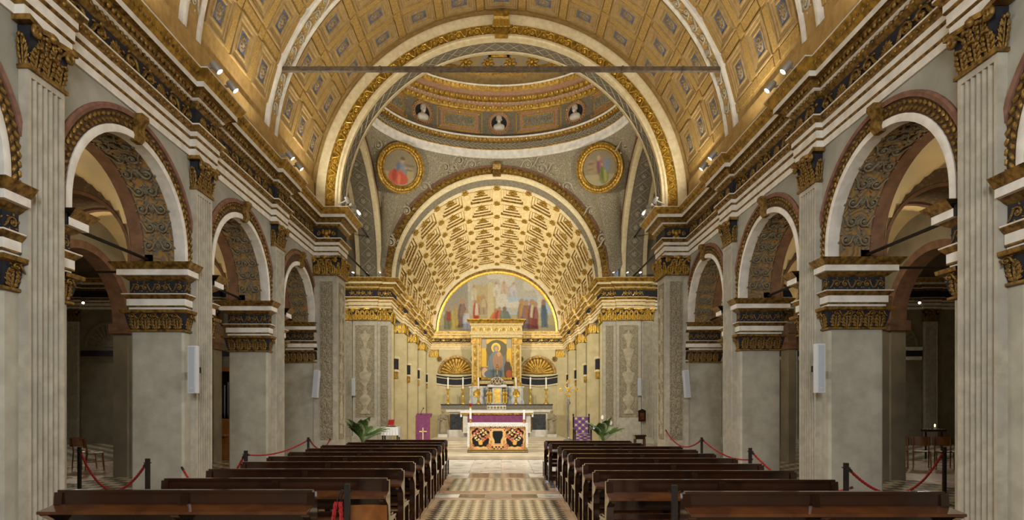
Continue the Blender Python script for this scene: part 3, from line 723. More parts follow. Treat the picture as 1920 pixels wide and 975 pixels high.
dring('ledge', white, [(.3, 13.42), (.36, 13.47), (.1, 13.52)])
dring('frieze_ground', grey_soff, [(.1, 13.52), (.05, 13.68), (.05, 14.7)])
dring('upper_moulding', gold, [(.05, 14.68), (.12, 14.75), (.14, 14.9)])
dring('dentil_band', rose_st, [(.14, 14.9), (.2, 14.95), (.22, 15.02)])
dring('egg_band', gold, [(.22, 15.02), (.3, 15.06), (.34, 15.18)])
dring('corona', rose_st, [(.34, 15.18), (.46, 15.2), (.48, 15.36)])
dring('top_moulding', gold, [(.48, 15.36), (.54, 15.42), (.6, 15.52)])
dring('top_ledge', white, [(.6, 15.52), (.64, 15.57), (-.1, 15.6)])
dring('drum', mat('drum_plaster', S(166, 140, 92), S(144, 118, 72), 6, .8), [(.1, 15.58), (.05, 16.3)])
dring('dome_ring', gold, [(.05, 16.3), (.15, 16.4), (.1, 16.6)])
dring('dome_shell', mat('dome_ground', S(120, 116, 112), S(146, 120, 66), 5, .7), [(.1, 16.55), (.18, 17.2), (.7, 18.6), (1.9, 20.0), (4.0, 20.9), (4.29, 20.95)])
for nm, m, o, z, rr, cnt in (('egg_row', gold_b, .3, 13.36, .055, 150), ('egg_row', gold_b, .15, 14.82, .075, 120), ('egg_row', gold_b, .36, 15.12, .07, 120), ('bead_row', gold_b, .6, 15.46, .045, 150), ('dentil_row', white, .22, 14.985, .028, 190)):
    mb = MB()
    for i in range(cnt):
        a = 2*PI*(i+.5)/cnt
        if sin(a) < -.15: continue
        mb.ball(dpt(a, o, z), rr, rr, rr*1.15, 6, 4)
    tag(mb.build(nm, m, dome, 60), kind='stuff')
gl_ = MB()
for i in range(150):
    a = 2*PI*i/150
    if sin(a) > -.1: gl_.tube([dpt(a, .17, 13.02), dpt(a+.05, .18, 13.12), dpt(a, .19, 13.23)], .018, 4)
gl_.build('guilloche_relief', grey_st, dome)
bust_mb = MB(); bust_mb.lathe([(0, -.36), (.16, -.36), (.27, -.3), (.29, -.2), (.22, -.1), (.1, -.05), (.085, .04)], 14, sy=.6)
bust_mb.ball((0, .05, .15), .125, .13, .165, 12, 9); bust_mb.ball((0, .18, .14), .025, .035, .045, 6, 5); bust_mb.ball((0, .12, .03), .085, .07, .1, 8, 6); bust_mb.ball((0, .02, .23), .14, .13, .12, 10, 7)
for k in (-1, 1): bust_mb.ball((k*.12, .03, .13), .03, .035, .05, 6, 4); bust_mb.ball((k*.05, .165, .19), .022, .015, .014, 5, 4); bust_mb.ball((k*.17, .06, -.22), .1, .07, .12, 7, 5)
bust_me = bust_mb.mesh('bust', marble_w, 50)
disc = MB(); disc.lathe([(0, .0), (.4, .0)], 24); disc.map(lambda x, y, z: (x, z, y)); disc_me = disc.mesh('niche', navy)
rg = MB(); rg.lathe([(.36, .0), (.38, .05), (.46, .07), (.47, .03), (.53, .06), (.56, .0)], 28); rg.map(lambda x, y, z: (x, z, y)); rg_me = rg.mesh('ring', rose_st, 40)
br = MB()
for i in range(26):
    a = 2*PI*i/26; br.ball((.5*cos(a), .06, .5*sin(a)), .035, .03, .035, 5, 3)
br_me = br.mesh('beads', gold_b, 60)
rp = MB(); rp.box(-.98, .98, 0, .06, -.46, .46); rp_me = rp.mesh('panel', rose_st)
rf = MB()
for hx, hz in ((.96, .44), (.66, .25)):
    for x0, x1, z0, z1 in ((-hx, hx, hz-.035, hz), (-hx, hx, -hz, -hz+.035), (-hx, -hx+.035, -hz, hz), (hx-.035, hx, -hz, hz)): rf.box(x0, x1, .05, .09, z0, z1)
for x in (-.81, 0, .81):
    for z in (-.345, .345): rf.ball((x, .07, z), .05, .03, .05, 6, 4)
rf_me = rf.mesh('gilt_frame', gold_b)
rc_ = MB(); rc_.box(-.63, .63, .05, .07, -.22, .22)
for k in (-1, 1):
    for j in range(2): rc_.add([(x*.3+k*(.18+.26*j), .07+y*.3, z*.4) for x, y, z in scroll_mb(k).v], scroll_mb(k).f)
rc_me = rc_.mesh('carving', grey_r)
for i in range(18):
    a = PI/2+2*PI*i/18
    if sin(a) < -.2: continue
    p = dpt(a, .05, 14.17); n = dnorm(a); x = Vector((-n.y, n.x, 0))*-1; up = Vector((0, 0, 1))
    if i % 2 == 0:
        f = inst(rg_me, 'bust_roundel', dome, frame(p, x, n, up, .92))
        for me, nm in ((disc_me, 'niche'), (bust_me, 'bust'), (br_me, 'beads')):
            o = bpy.data.objects.new(nm, me); col.objects.link(o); o.parent = f; o.location.y = .08 if nm == 'bust' else .02
    else:
        f = inst(rp_me, 'frieze_panel', dome, frame(p, x, n, up, 1.06))
        for me, nm in ((rf_me, 'gilt_frame'), (rc_me, 'carving')):
            o = bpy.data.objects.new(nm, me); col.objects.link(o); o.parent = f
dr = MB(); dr.box(-.34, .34, 0, .08, -.6, .6); drm = dr.mesh('dome_coffer', mat('dome_blue', S(70, 84, 120), S(52, 62, 92), 9, .7))
df = MB()
for x0, x1, z0, z1 in ((-.46, -.34, -.7, .7), (.34, .46, -.7, .7), (-.46, .46, .6, .7), (-.46, .46, -.7, -.6)): df.box(x0, x1, 0, .14, z0, z1)
dfm = df.mesh('coffer_frame', gold)
for i in range(32):
    a = PI/2+2*PI*i/32
    if sin(a) < -.1: continue
    n = dnorm(a); x = Vector((-n.y, n.x, 0))*-1
    inst(ros_me['gilded_stucco'], 'rosette', dome, frame(dpt(a+.1, .12, 16.75), x, n, (0, 0, 1), .62))
    if i % 2 == 0:
        c = inst(drm, 'dome_coffer', dome, frame(dpt(a, .3, 17.7), x, n-Vector((0, 0, .25)), Vector((0, 0, 1))+n*.25, 1.0))
        o = bpy.data.objects.new('coffer_frame', dfm); col.objects.link(o); o.parent = c
        o = bpy.data.objects.new('rosette', ros_me['bright_gold']); col.objects.link(o); o.parent = c; o.scale = (.5, .5, .5); o.location = (0, .08, -.3)

# ------------------------------------------------------------------ transept arms and aisles
for s in (-1, 1):
    side = SIDE[s]
    wl = MB(); wl.add([(s*6.45, EY+.05, 0), (s*21, EY+.05, 0), (s*21, EY+.05, 13), (s*6.45, EY+.05, 13)], [(0, 1, 2, 3)])
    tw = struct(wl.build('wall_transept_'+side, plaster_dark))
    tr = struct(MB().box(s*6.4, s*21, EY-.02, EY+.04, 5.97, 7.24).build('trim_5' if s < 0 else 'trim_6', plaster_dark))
    pc = [9.7, 12.8, 15.9, 19.0]; path = []
    for x in pc: path += [(s*(x-.34), EY), (s*(x-.34), EY-.11), (s*(x+.34), EY-.11), (s*(x+.34), EY)]
    entablature(tr, [(s*6.2, EY)]+path+[(s*21, EY)], 5.95, s)
    for x in pc: pilaster('fluted pilaster on the dim transept wall with a gilded capital', 'fluted transept pilasters', (s*x, EY), (1, 0, 0), (0, -1, 0), gl=gold_d)
    for x in (8.15, 11.25, 14.35, 17.45):
        P = lambda u, v, d: (s*x+u, EY+.05-d, 4.3+v)
        n_ = thing('shell_niche', 'round headed niche with a ribbed shell on the dim transept wall', 'niche', (s*x, EY, 0), 'transept shell niches')
        ap('arch_moulding', plaster_dark, [(.95, .0), (.95, .06), (1.02, .08), (1.1, .05), (1.1, 0)], 24, n_, P, .0)
        sh = MB()
        sh.grid(lambda u, v: (s*x-(.93*v+.02)*cos(PI*u), EY+.04-.02*(1+cos(PI*u*26))*v, 4.3+(.93*v+.02)*sin(PI*u)), 78, 3); sh.build('shell', grey_soff, n_)
        b = MB(); b.sweep([(s*(x-1.2), EY+.04), (s*(x+1.2), EY+.04)], [(0, 3.7), (.06, 3.72), (.06, 3.86)], 1); b.build('impost_band', white, n_)
        b = MB(); b.box(s*(x-1.2), s*(x+1.2), EY-.03, EY+.04, 3.88, 4.12); b.build('dark_band', navy, n_)
        b = MB(); b.sweep([(s*(x-1.2), EY+.04), (s*(x+1.2), EY+.04)], [(.06, 4.12), (.12, 4.18), (.12, 4.28), (0, 4.28)], 1); b.build('impost_cornice', white, n_)
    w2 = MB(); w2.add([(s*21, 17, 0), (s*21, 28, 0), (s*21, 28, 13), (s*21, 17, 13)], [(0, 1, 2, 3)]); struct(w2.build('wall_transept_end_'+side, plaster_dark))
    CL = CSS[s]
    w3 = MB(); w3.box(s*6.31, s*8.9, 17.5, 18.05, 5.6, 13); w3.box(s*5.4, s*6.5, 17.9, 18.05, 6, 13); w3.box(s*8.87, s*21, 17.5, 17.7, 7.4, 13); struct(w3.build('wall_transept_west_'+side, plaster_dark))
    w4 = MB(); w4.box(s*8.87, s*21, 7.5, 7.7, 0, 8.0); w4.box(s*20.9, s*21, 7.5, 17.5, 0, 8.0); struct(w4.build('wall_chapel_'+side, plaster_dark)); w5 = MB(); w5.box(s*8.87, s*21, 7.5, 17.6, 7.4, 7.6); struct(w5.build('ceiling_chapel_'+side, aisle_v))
    v = MB(); v.grid(lambda u, q: (s*(6.4+14.6*q), 22.3-4.6*cos(PI*u), 7.3+4.6*sin(PI*u)), 32, 6); struct(v.build('ceiling_transept_'+side, ochre, None, 40))
    # aisle shell: outer wall, vault, transverse arches, responds, ties
    ow = MB(); yp = 13.1 if s > 0 else 13.65; ow.box(s*8.55, s*8.87, -3.5, CL[3]-.3, 0, 6.5)
    ob = [(CL[3]+.25, yp), (yp+.65, 17.45)]
    for a_, b_ in ob:
        m_, R = (a_+b_)/2, (b_-a_)/2; A = arcpts(0, 20)
        for x in (8.55, 8.87): ow.strip([(s*x, m_+Q(t, R)[0], 3.5+Q(t, R)[1]) for t in A], [(s*x, m_+Q(t, R)[0], 6.5) for t in A])
        ow.strip([(s*8.55, m_+Q(t, R)[0], 3.5+Q(t, R)[1]) for t in A], [(s*8.87, m_+Q(t, R)[0], 3.5+Q(t, R)[1]) for t in A])
    for a_, b_ in ((CL[3]-.3, CL[3]+.25), (yp, yp+.65)): ow.box(s*8.55, s*8.87, a_, b_, 0, 6.5)
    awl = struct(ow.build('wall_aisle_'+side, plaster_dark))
    for a_, b_ in ob:
        m_, R = (a_+b_)/2, (b_-a_)/2
        ap('outer_arch_band', terra, [(R, -.33), (R-.02, -.32), (R-.02, .02), (R+.14, .03), (R+.14, 0)], 24, awl, lambda u, v, d: (s*(8.55-d), m_+u, 3.5+v), 0)
        for c_ in (a_, b_): MB().box(s*8.47, s*8.93, c_-.08, c_+.08, 3.28, 3.5).build('outer_impost', terra, awl)
    bys = [(CL[i]+.5, CL[i+1]-.5) for i in range(len(CL)-1)]+[(CL[-1]+.5, 17.3)]
    av = MB()
    for a_, b_ in bys:
        my, hy_ = (a_+b_)/2, (b_-a_)/2
        def groin(u, q):
            x, y = -1.13+2.26*u, -hy_+2*hy_*q
            return (s*(7.43+x), my+y, 4.2+1.36*max(sqrt(max(0, 1-(x/1.13)**2)), sqrt(max(0, 1-(y/hy_)**2))))
        av.grid(groin, 28, 28)
    ac = struct(av.build('ceiling_aisle_'+side, aisle_v, None, 40))
    for c in CL:
        P = lambda u, v, d: (s*7.43+u, c+d, 4.2+v)
        ap('transverse_arch', aisle_rib, [(1.5, -.5), (1.13, -.5), (1.1, -.44), (1.1, .44), (1.13, .5), (1.5, .5)], 26, ac, P, .12)
        for d0 in (-.5, .38): ap('vault_band', terra, [(1.12, d0), (1.06, d0+.01), (1.06, d0+.11), (1.12, d0+.12)], 26, ac, P, .12)
    for c in CL[1:4]+[yp+.32, CY+.4]:
        r = thing('aisle_respond', 'brownish half pier with a red banded impost against the aisle wall', 'pier', (s*8.4, c, 0), 'aisle half piers')
        MB().box(s*8.35, s*8.55, c-.25, c+.25, 0, 3.3).build('shaft', plaster_dark, r)
        MB().box(s*8.3, s*8.55, c-.3, c+.3, 3.3, 3.75).build('frieze', terra, r); b = MB(); b.taper(s*8.45, c, 3.75, 4.03, .15, .34, .2, .4); b.build('cornice', aisle_rib, r)
    for c in CL[2:]+[CY+.4]:
        for z in (4.02,): tag(MB().tube([(s*6.2, c, z), (s*8.4, c, z)], .022, 6).build('tie_rod', iron), 'thin iron tie rod crossing the aisle from pier to wall', 'tie rod', 'aisle tie rods')
    for i, c in enumerate(CL[1:]):
        y0, y1 = c+.45, (CL[i+2]-.45 if i < len(CL)-2 else CY+.1)
        tag(MB().tube([(s*(WX+.62), y0, 4.12), (s*(WX+.62), y1, 4.12)], .026, 6).build('arch_tie_bar', iron), 'iron tie bar spanning a nave arch just above the imposts', 'tie bar', 'nave arch tie bars')

# ------------------------------------------------------------------ the shallow perspective choir behind the altar
# The choir is a stucco relief 1.5 m deep whose lines converge at a point at standing eye height behind its back wall.
VZ, LV, DEP = 1.4, 16.0, 1.5
def relief(x, y, z):
    q = (y-EY)/LV
    if q <= 0: return (x, y, z)
    im = 1/(1+.667*q); t = (1-im)/(.365+.0566*im); k = 1-.365*t
    return (CX+(x-CX)*k, EY+DEP*t, VZ+(z-VZ)*k)
def rk(y):
    q = (y-EY)/LV; im = 1/(1+.667*q); t = (1-im)/(.365+.0566*im); return 1-.365*t
VW = 5.04; ZV = 7.28; RV = 4.55
choir = thing('choir', 'coffered cream and gold choir recess in perspective stucco relief', 'choir', (CX, EY, 0))
P = lambda u, v, d: (CX+u, EY-d, ZV+v)
ap('arch_rim', pink, [(5.06, 0), (5.06, .05), (4.97, .06), (4.97, 0)], 64, choir, P, 0)
gbd = ap('gilded_band', gold_d, [(4.97, .03), (4.66, .03)], 64, choir, P, 0)
for k in range(64):
    t = PI*(k+.5)/64; inst(palm_me['gilded_stucco'], 'palmette', gbd, frame(P(*Q(t, 4.81), .03), (sin(t), 0, cos(t)), (0, -1, 0), (-cos(t), 0, sin(t)), .22, .4, .27))
k_ = MB(); k_.prism([(EY-.02, -.3), (EY-.16, -.26), (EY-.12, 0), (EY-.2, .2), (EY-.2, .3), (EY-.02, .3)], 'x', CX-.18, CX+.18); k_.map(lambda x, y, z: (x, y, z+ZV+4.85)); k_.build('keystone', gold_d, choir)
def rarc(name, m, prof, n=64):   # prof (r, virtual y)
    mb = MB()
    for j in range(len(prof)-1): pass
    arcprof(mb, lambda u, v, d: relief(CX+u, d, ZV+v), prof, n, 0); return mb.build(name, m, choir, 40)
rarc('white_arch', ivory, [(4.66, EY-.06), (4.6, EY-.07), (4.55, EY), (4.55, EY+.25)])
rarc('marble_arch', grey_soff, [(4.555, EY+.25), (4.555, EY+.95)])
rarc('white_arch', ivory, [(4.55, EY+.95), (4.5, EY+.97), (4.5, EY+1.1), (4.55, EY+1.12)])
rarc('vault_ground', cream, [(4.95, EY+1.1), (4.95, EY+LV-1.4)])
rarc('back_arch', ivory, [(4.95, EY+LV-1.5), (4.5, EY+LV-1.5), (4.5, EY+LV-1.2), (4.4, EY+LV-1.2)])
bk = rarc('back_band', gold_d, [(4.42, EY+LV-1.2), (4.42, EY+LV-.45)])
rarc('gold_rim', gold_b, [(4.42, EY+LV-.45), (4.36, EY+LV-.5), (4.3, EY+LV-.3), (4.3, EY+LV)])
YR = [EY+LV*(.072+.1155*k) for k in range(8)]
AS = math.radians(19)
def vp(a, y, r): return relief(CX+r*sin(a), y, ZV+r*cos(a))
def vn(a): return (-sin(a), -.25, -cos(a))
for k in range(8):
    y = YR[k]
    for i in range(-4, 5):
        a = i*AS; kk = rk(y); inst(ros_me['gilded_stucco'], 'rib_rosette', choir, frame(vp(a, y, 4.5), (cos(a), 0, -sin(a)), (-sin(a), -1.0, -cos(a)), (-sin(a)*.6, .8, -cos(a)*.6), .36*kk))
    rb = MB(); arcprof(rb, lambda u, v, d: relief(CX+u, y+d, ZV+v), [(4.66, -.18), (4.55, -.18), (4.53, -.13), (4.53, .13), (4.55, .18), (4.66, .18)], 64, 0); rb.build('cross_rib', cream, choir)
for i in range(-4, 5):
    a = i*AS; lb = MB(); da = .038
    y0, y1 = EY+1.1, EY+LV-1.5; n = 24; prof = [(-da, 4.66), (-da, 4.55), (-da*.8, 4.53), (da*.8, 4.53), (da, 4.55), (da, 4.66)]
    vs = [vp(a+d, y0+(y1-y0)*j/n, r) for j in range(n+1) for d, r in prof]
    lb.add(vs, [(j*6+k, j*6+k+1, (j+1)*6+k+1, (j+1)*6+k) for j in range(n) for k in range(5)]); lb.build('long_rib', cream, choir)
for k in range(-1, 7):
    y0 = YR[k]+.18 if k >= 0 else EY+1.12; y1 = YR[k+1]-.18
    if k < 0 and y1-y0 < .3: continue
    for i in range(-5, 5):
        a0_, a1_ = i*AS+.038, (i+1)*AS-.038
        if i == -5: a0_ = -PI/2
        if i == 4: a1_ = PI/2
        am, ym = (a0_+a1_)/2, (y0+y1)/2; ha, hy = (a1_-a0_)/2, (y1-y0)/2
        c = MB(); vs = []
        rr = [(1, 1, 4.55), (.95, .93, 4.55), (.94, .92, 4.64), (.76, .74, 4.64), (.75, .73, 4.72), (.55, .52, 4.72), (.54, .51, 4.78)]
        for fa_, fy, r in rr: vs += [vp(am+p*ha*fa_, ym+q*hy*fy, r) for p, q in ((-1, -1), (1, -1), (1, 1), (-1, 1))]
        c.add(vs, [(j*4+m_, j*4+(m_+1) % 4, (j+1)*4+(m_+1) % 4, (j+1)*4+m_) for j in range(len(rr)-1) for m_ in range(4)]+[tuple(range(len(vs)-4, len(vs)))])
        c.m = [1 if j in (1, 3, 5) else 0 for j in range(len(rr)-1) for m_ in range(4)]+[0]
        co = c.build('coffer', [cream, gold_d], choir); kk = rk(ym)
        inst(ros_me['gilded_stucco'], 'rosette', co, frame(vp(am, ym, 4.7), (cos(am), 0, -sin(am)), (-sin(am), -.8, -cos(am)), (-sin(am)*.5, .9, -cos(am)*.5), .44*kk))
        gl2 = MB()
        for p in (-1, 1):
            for q in (-1, 1): gl2.ball(vp(am+p*ha*.85, ym+q*hy*.83, 4.62), .05*kk, .05*kk, .05*kk, 5, 3)
        tag(gl2.build('gilt_studs', gold, co), kind='stuff')
# side walls, entablature, pilasters
sidep = {}
for s in (-1, 1):
    sw = MB(); sw.grid(lambda u, v: relief(CX+s*(VW+.4), EY+LV*u, -1.6+9.0*v), 16, 2); sw.build('side_wall', cream_w, choir)
ye = EY+LV
def cpath(s):
    p = [(CX+s*6.5, EY-.15), (CX+s*5.3, EY-.15), (CX+s*5.3, EY-.02), (CX+s*4.72, EY-.02), (CX+s*4.72, EY+1.3), (CX+s*4.9, EY+1.3)]
    for c in (4.4, 8.2, 12.0): p += [(CX+s*4.9, EY+c-.5), (CX+s*4.78, EY+c-.5), (CX+s*4.78, EY+c+.5), (CX+s*4.9, EY+c+.5)]
    return p+[(CX+s*4.9, ye-.2), (CX, ye-.2)]
cg = [(nm, {gold_d.name: gold, white.name: ivory}.get(m.name, m), p) for nm, m, p in ENT]
for s in (-1, 1):
    entablature(choir, [(CX+s*7.0, EY-.03), (CX+s*6.5, EY-.03)]+cpath(s), 5.97, -s, relief, bands=cg)
for s in (-1, 1):
    fo = []
    for i in range(9):
        x = 6.35-.24*i if i < 4 else 5.2-.22*(i-4)
        if x < 4.7: continue
        yy = EY-.18 if x > 5.3 else EY-.06
        inst(scroll_me['bright_gold', 1 if i % 2 else -1], 'frieze_scroll', choir, frame((CX+s*x, yy, 6.62), (1, 0, 0), (0, -1, 0), (0, 0, 1), .24, .4, .24))
    for i in range(22):
        y = EY+1.5+i*.66; x = 4.88; k = rk(y)
        inst(scroll_me['bright_gold', 1 if i % 2 else -1], 'frieze_scroll', choir, frame(relief(CX+s*(x-.02), y, 6.62), (s*.8, -.6, 0), (-s, -.7, 0), (0, 0, 1), .22*k, .5*k, .26*k))
    for i in range(12):
        x = .55+i*.38; inst(scroll_me['bright_gold', 1 if i % 2 else -1], 'frieze_scroll', choir, frame(relief(CX+s*x, ye-.24, 6.62), (1, 0, 0), (0, -1, 0), (0, 0, 1), .24, .4, .18))
    # front pier with carved candelabrum panels
    t = thing('choir_pier', 'carved candelabrum pier at the mouth of the choir behind the %s' % ('white draped table' if s < 0 else 'peace lily'), 'pier', (CX+s*5.6, EY, .0), 'carved choir piers')
    b = MB(); b.box(CX+s*5.28, CX+s*6.36, EY-.13, EY+.3, .3, 5.46); b.box(CX+s*4.7, CX+s*5.28, EY, EY+.3, .3, 5.46); b.box(CX+s*6.3, s*6.95, EY+.02, EY+.3, .0, 6.0); b.build('shaft', flute_m, t)
    b = MB(); b.box(CX+s*5.25, CX+s*6.4, EY-.18, EY+.3, 0, .34); b.box(CX+s*4.68, CX+s*5.28, EY-.05, EY+.3, 0, .34); b.build('base', flute_m, t)
    relief_panel(t, frame((CX+s*5.82, EY-.135, 0), (1, 0, 0), (0, -1, 0), (0, 0, 1)), .78, 1.2, 5.2, deep=0)
    relief_panel(t, frame((CX+s*5.0, EY-.005, 0), (1, 0, 0), (0, -1, 0), (0, 0, 1)), .28, .8, 5.2, vase=False, deep=0)
    capital(t, frame((CX+s*5.82, EY-.13, 5.46), (1, 0, 0), (0, -1, 0), (0, 0, 1)), 1.06, .52, .06, navy, gold_b, n_low=5)
    capital(t, frame((CX+s*5.0, EY, 5.46), (1, 0, 0), (0, -1, 0), (0, 0, 1)), .6, .52, .04, navy, gold_b, n_low=3)
    pilaster('fluted pilaster in the corner beside the carved choir pier', 'fluted corner pilasters of the choir', (CX+s*6.66, EY), (1, 0, 0), (0, -1, 0), wd=.5, pr=.06, gl=gold_b, m=flute_m, zcap=5.46)
    b = MB(); b.box(CX+s*4.7, CX+s*7.0, EY-.01, EY+.1, 5.9, 7.26); b.build('core', plaster_up, t)
    # relief pilasters down the side wall and blind arches between them
    for c in (.75, 4.4, 8.2, 12.0):
        pl = MB(); pl.box(CX+s*(VW+.42), CX+s*4.8, EY+c-.45, EY+c+.45, -1.6, 5.44); pl.map(relief); po = pl.build('side_pilaster', cream_w, choir)
        k = rk(EY+c); cap = MB(); cap.box(CX+s*VW, CX+s*4.76, EY+c-.5, EY+c+.5, 5.44, 5.97); cap.map(relief); cap.build('side_capital', gold_d, choir)
        for i_ in range(3): inst(leaf_me['bright_gold'], 'capital_leaf', choir, frame(relief(CX+s*(4.83+.2*i_), EY+c-.52, 5.46), (1, 0, 0), (-s*.2, -1, 0), (0, 0, 1), .3*k, .16*k, .46*k))
        for d in (-.3, .3): inst(leaf_me['bright_gold'], 'capital_leaf', choir, frame(relief(CX+s*4.75, EY+c+d, 5.46), (s*.3, -1, 0), (-s, -.5, 0), (0, 0, 1), .3*k, .2*k, .46*k))
    for c0, c1 in ((1.2, 3.95), (4.85, 7.75), (8.65, 11.55), (12.45, 15.8)):
        y0, y1 = EY+c0, EY+c1; m_ = (y0+y1)/2; R = (y1-y0)/2-.15
        ni = MB(); A = arcpts(0, 14); X = CX+s*(VW+.38)
        ni.add([relief(X, m_+Q(a, R)[0], 4.2+Q(a, R*.8)[1]) for a in A], [tuple(range(len(A)))]); ni.build('blind_arch', rose_st if s > 0 else grey_st, choir)
        for z0, z1, m, w_ in ((3.55, 4.1, navy, .06), (4.1, 4.22, ivory, .14), (3.45, 3.55, ivory, .1), (3.1, 3.45, gold, .05)):
            for yy in (y0, y1-.55): b = MB(); b.box(CX+s*(VW+.42), CX+s*(VW+.1-w_), yy, yy+.55, z0, z1); b.map(relief); b.build('side_impost', m, choir)
# back wall with lunette and shell niches
bw = MB(); bw.box(CX-VW-.5, CX+VW+.5, ye-.05, ye+1, -1.6, 7.3); bw.map(relief); bw.build('back_wall', cream_w, choir)
KB = rk(ye)
def bpt(x, z, d=0): p = relief(CX+x, ye, z); return (p[0], p[1]-d, p[2])
for s in (-1, 1):
    b = MB(); b.box(CX+s*4.35, CX+s*5.5, ye-.35, ye+.1, -1.6, 5.4); b.map(relief); b.build('back_pilaster', cream_w, choir)
    b = MB(); b.box(CX+s*4.3, CX+s*5.0, ye-.4, ye+.1, 5.4, 5.97); b.map(relief); bc = b.build('back_capital', gold_d, choir)
    for i in range(3): inst(leaf_me['bright_gold'], 'capital_leaf', choir, frame(bpt(s*(4.45+.2*i), 5.42, .04), (1, 0, 0), (0, -1, 0), (0, 0, 1), .22, .12, .3))
    n_ = thing('shell_niche', 'gilded scallop shell niche beside the altarpiece, on the %s' % ('lectern side' if s < 0 else 'armchair side'), 'niche', bpt(s*3.02, 4.0), 'gilded shell niches')
    x0 = 3.02; R = 1.12; zc = 4.2
    sh = MB(); sh.grid(lambda u, v: bpt(s*x0-(R*v+.02)*cos(PI*u), zc+(R*v+.02)*sin(PI*u), .02+.035*abs(sin(PI*u*13))*v+.1*(1-v)), 104, 6); sh.build('shell', gold, n_)
    mb = MB(); arcprof(mb, lambda u, v, d: bpt(s*x0+u, zc+v, d), [(R, 0), (R, .1), (R+.1, .12), (R+.22, .1), (R+.22, 0)], 28, 0); mb.build('arch_band', gold_d, n_, 40)
    for z0, z1, m, dp in ((3.52, 3.95, navy, .03), (3.95, 4.03, ivory, .05), (4.03, 4.14, navy, .09), (4.14, 4.22, ivory, .1), (3.42, 3.52, ivory, .05)):
        mb = MB(); n2 = 20
        def cv(u, z, d): xx = -1.45+2.9*u; return bpt(s*x0+xx, z-.16*(1-(xx/1.45)**2)*(abs(xx) < 1.45), dp+d)
        mb.strip([cv(i/n2, z0, 0) for i in range(n2+1)], [cv(i/n2, z1, 0) for i in range(n2+1)]); mb.strip([cv(i/n2, z1, 0) for i in range(n2+1)], [cv(i/n2, z1, -.1) for i in range(n2+1)]); mb.build('impost_band', m, n_)
    for dx in (-1.25, 1.25): inst(ros_me['old_gilding'], 'stud', n_, frame(bpt(s*x0+dx, 5.3, .02), (1, 0, 0), (0, -1, 0), (0, 0, 1), .28))
# lunette painting: a generic scene of robed figures before a pale sky
nu, nv = 200, 90
th, rr = np.meshgrid(np.linspace(0, PI, nu+1), np.linspace(.002, 1, nv+1)); lx = -np.cos(th)*rr; lz = np.sin(th)*rr
C_ = np.empty(lx.shape+(3,)); sky = np.array(S(186, 178, 158)); C_[:] = sky
C_[(lz < .3)] = S(176, 162, 118); C_[(lz < .12)] = S(160, 146, 112)
cl = np.sin(lx*9+1)+np.sin(lz*14+lx*5)+np.sin(lx*17-lz*9); C_[(lz > .42) & (cl > .2)] = S(206, 196, 176); C_[(lz > .3) & (lz < .6) & (lx > -.05) & (cl < .3)] = S(172, 184, 192)
C_[(lx > -.42) & (lx < -.02) & (lz > .28) & (lz < .82)] = S(188, 168, 126); C_[(lx > -.16) & (lx < -.06) & (lz < .85) & (lz > .1)] = S(202, 184, 140); C_[(lx < -.5) & (lz > .35)] = S(158, 150, 132); C_[(lx > -.36) & (lx < -.2) & (lz > .5) & (lz < .62)] = S(190, 148, 76)
def fig(x, z, h, robe, under, w=.075, head=(176, 140, 104), lean=0):
    t = np.clip((lz-z)/(h*.8), 0, 1); cx = x+lean*t; hw = w*(1.0-.45*t+.25*np.sin(PI*np.clip(t*1.4-.4, 0, 1)))
    b = (lz > z) & (lz < z+h*.82) & (abs(lx-cx) < hw); C_[b] = S(*robe)
    f = b & (np.sin((lx-cx)*90+t*3) > .55); C_[f] = np.array(S(*robe))*.72
    b2 = (lz > z+h*.38) & (lz < z+h*.8) & (abs(lx-cx-.01) < hw*.55); C_[b2] = S(*under)
    C_[((lx-x-lean)/(h*.085))**2+((lz-z-h*.9)/(h*.105))**2 < 1] = S(*head)
for a in ((-.84, .05, .38, (122, 120, 92), (150, 70, 54)), (-.72, .06, .42, (182, 160, 84), (170, 150, 96)), (-.6, .08, .5, (124, 96, 84), (140, 116, 96)), (-.52, .05, .34, (176, 176, 188), (196, 186, 170)), (-.36, .1, .5, (176, 66, 46), (206, 192, 164), .055), (-.24, .3, .34, (172, 150, 116), (196, 170, 130)), (-.08, .05, .36, (200, 132, 48), (190, 92, 78), .09, (176, 130, 90), .06), (.04, .1, .34, (160, 78, 62), (190, 110, 84), .07), (.17, .04, .4, (128, 136, 110), (112, 124, 112), .1, (140, 110, 84), -.04),
          (.42, .08, .5, (152, 124, 92), (188, 138, 66)), (.5, .06, .5, (132, 116, 120), (160, 110, 72)), (.6, .05, .52, (138, 78, 66), (196, 184, 154)), (.66, .05, .48, (126, 66, 60), (150, 96, 82), .05), (.82, .08, .48, (92, 104, 116), (84, 96, 104), .06, (150, 120, 92), -.02),
          (-.02, .62, .25, (206, 194, 170), (212, 200, 180), .05), (.12, .66, .22, (200, 176, 150), (204, 170, 150), .06), (.28, .62, .24, (190, 186, 190), (204, 190, 176), .06), (-.4, .55, .26, (206, 192, 160), (200, 184, 150), .05)): fig(*a)
mb = MB(); RL = 4.3
mb.add([bpt(a*RL, ZV+b*RL, .02) for a, b in zip(lx.ravel(), lz.ravel())], [(j*(nu+1)+i, j*(nu+1)+i+1, (j+1)*(nu+1)+i+1, (j+1)*(nu+1)+i) for j in range(nv) for i in range(nu)])
lun = thing('lunette_painting', 'half round painting of robed figures under a pale sky above the altarpiece', 'painting', bpt(0, ZV, .02))
mb.build('picture', paint, lun, None, soften(C_, 1, .08).reshape(-1, 3)*.66)
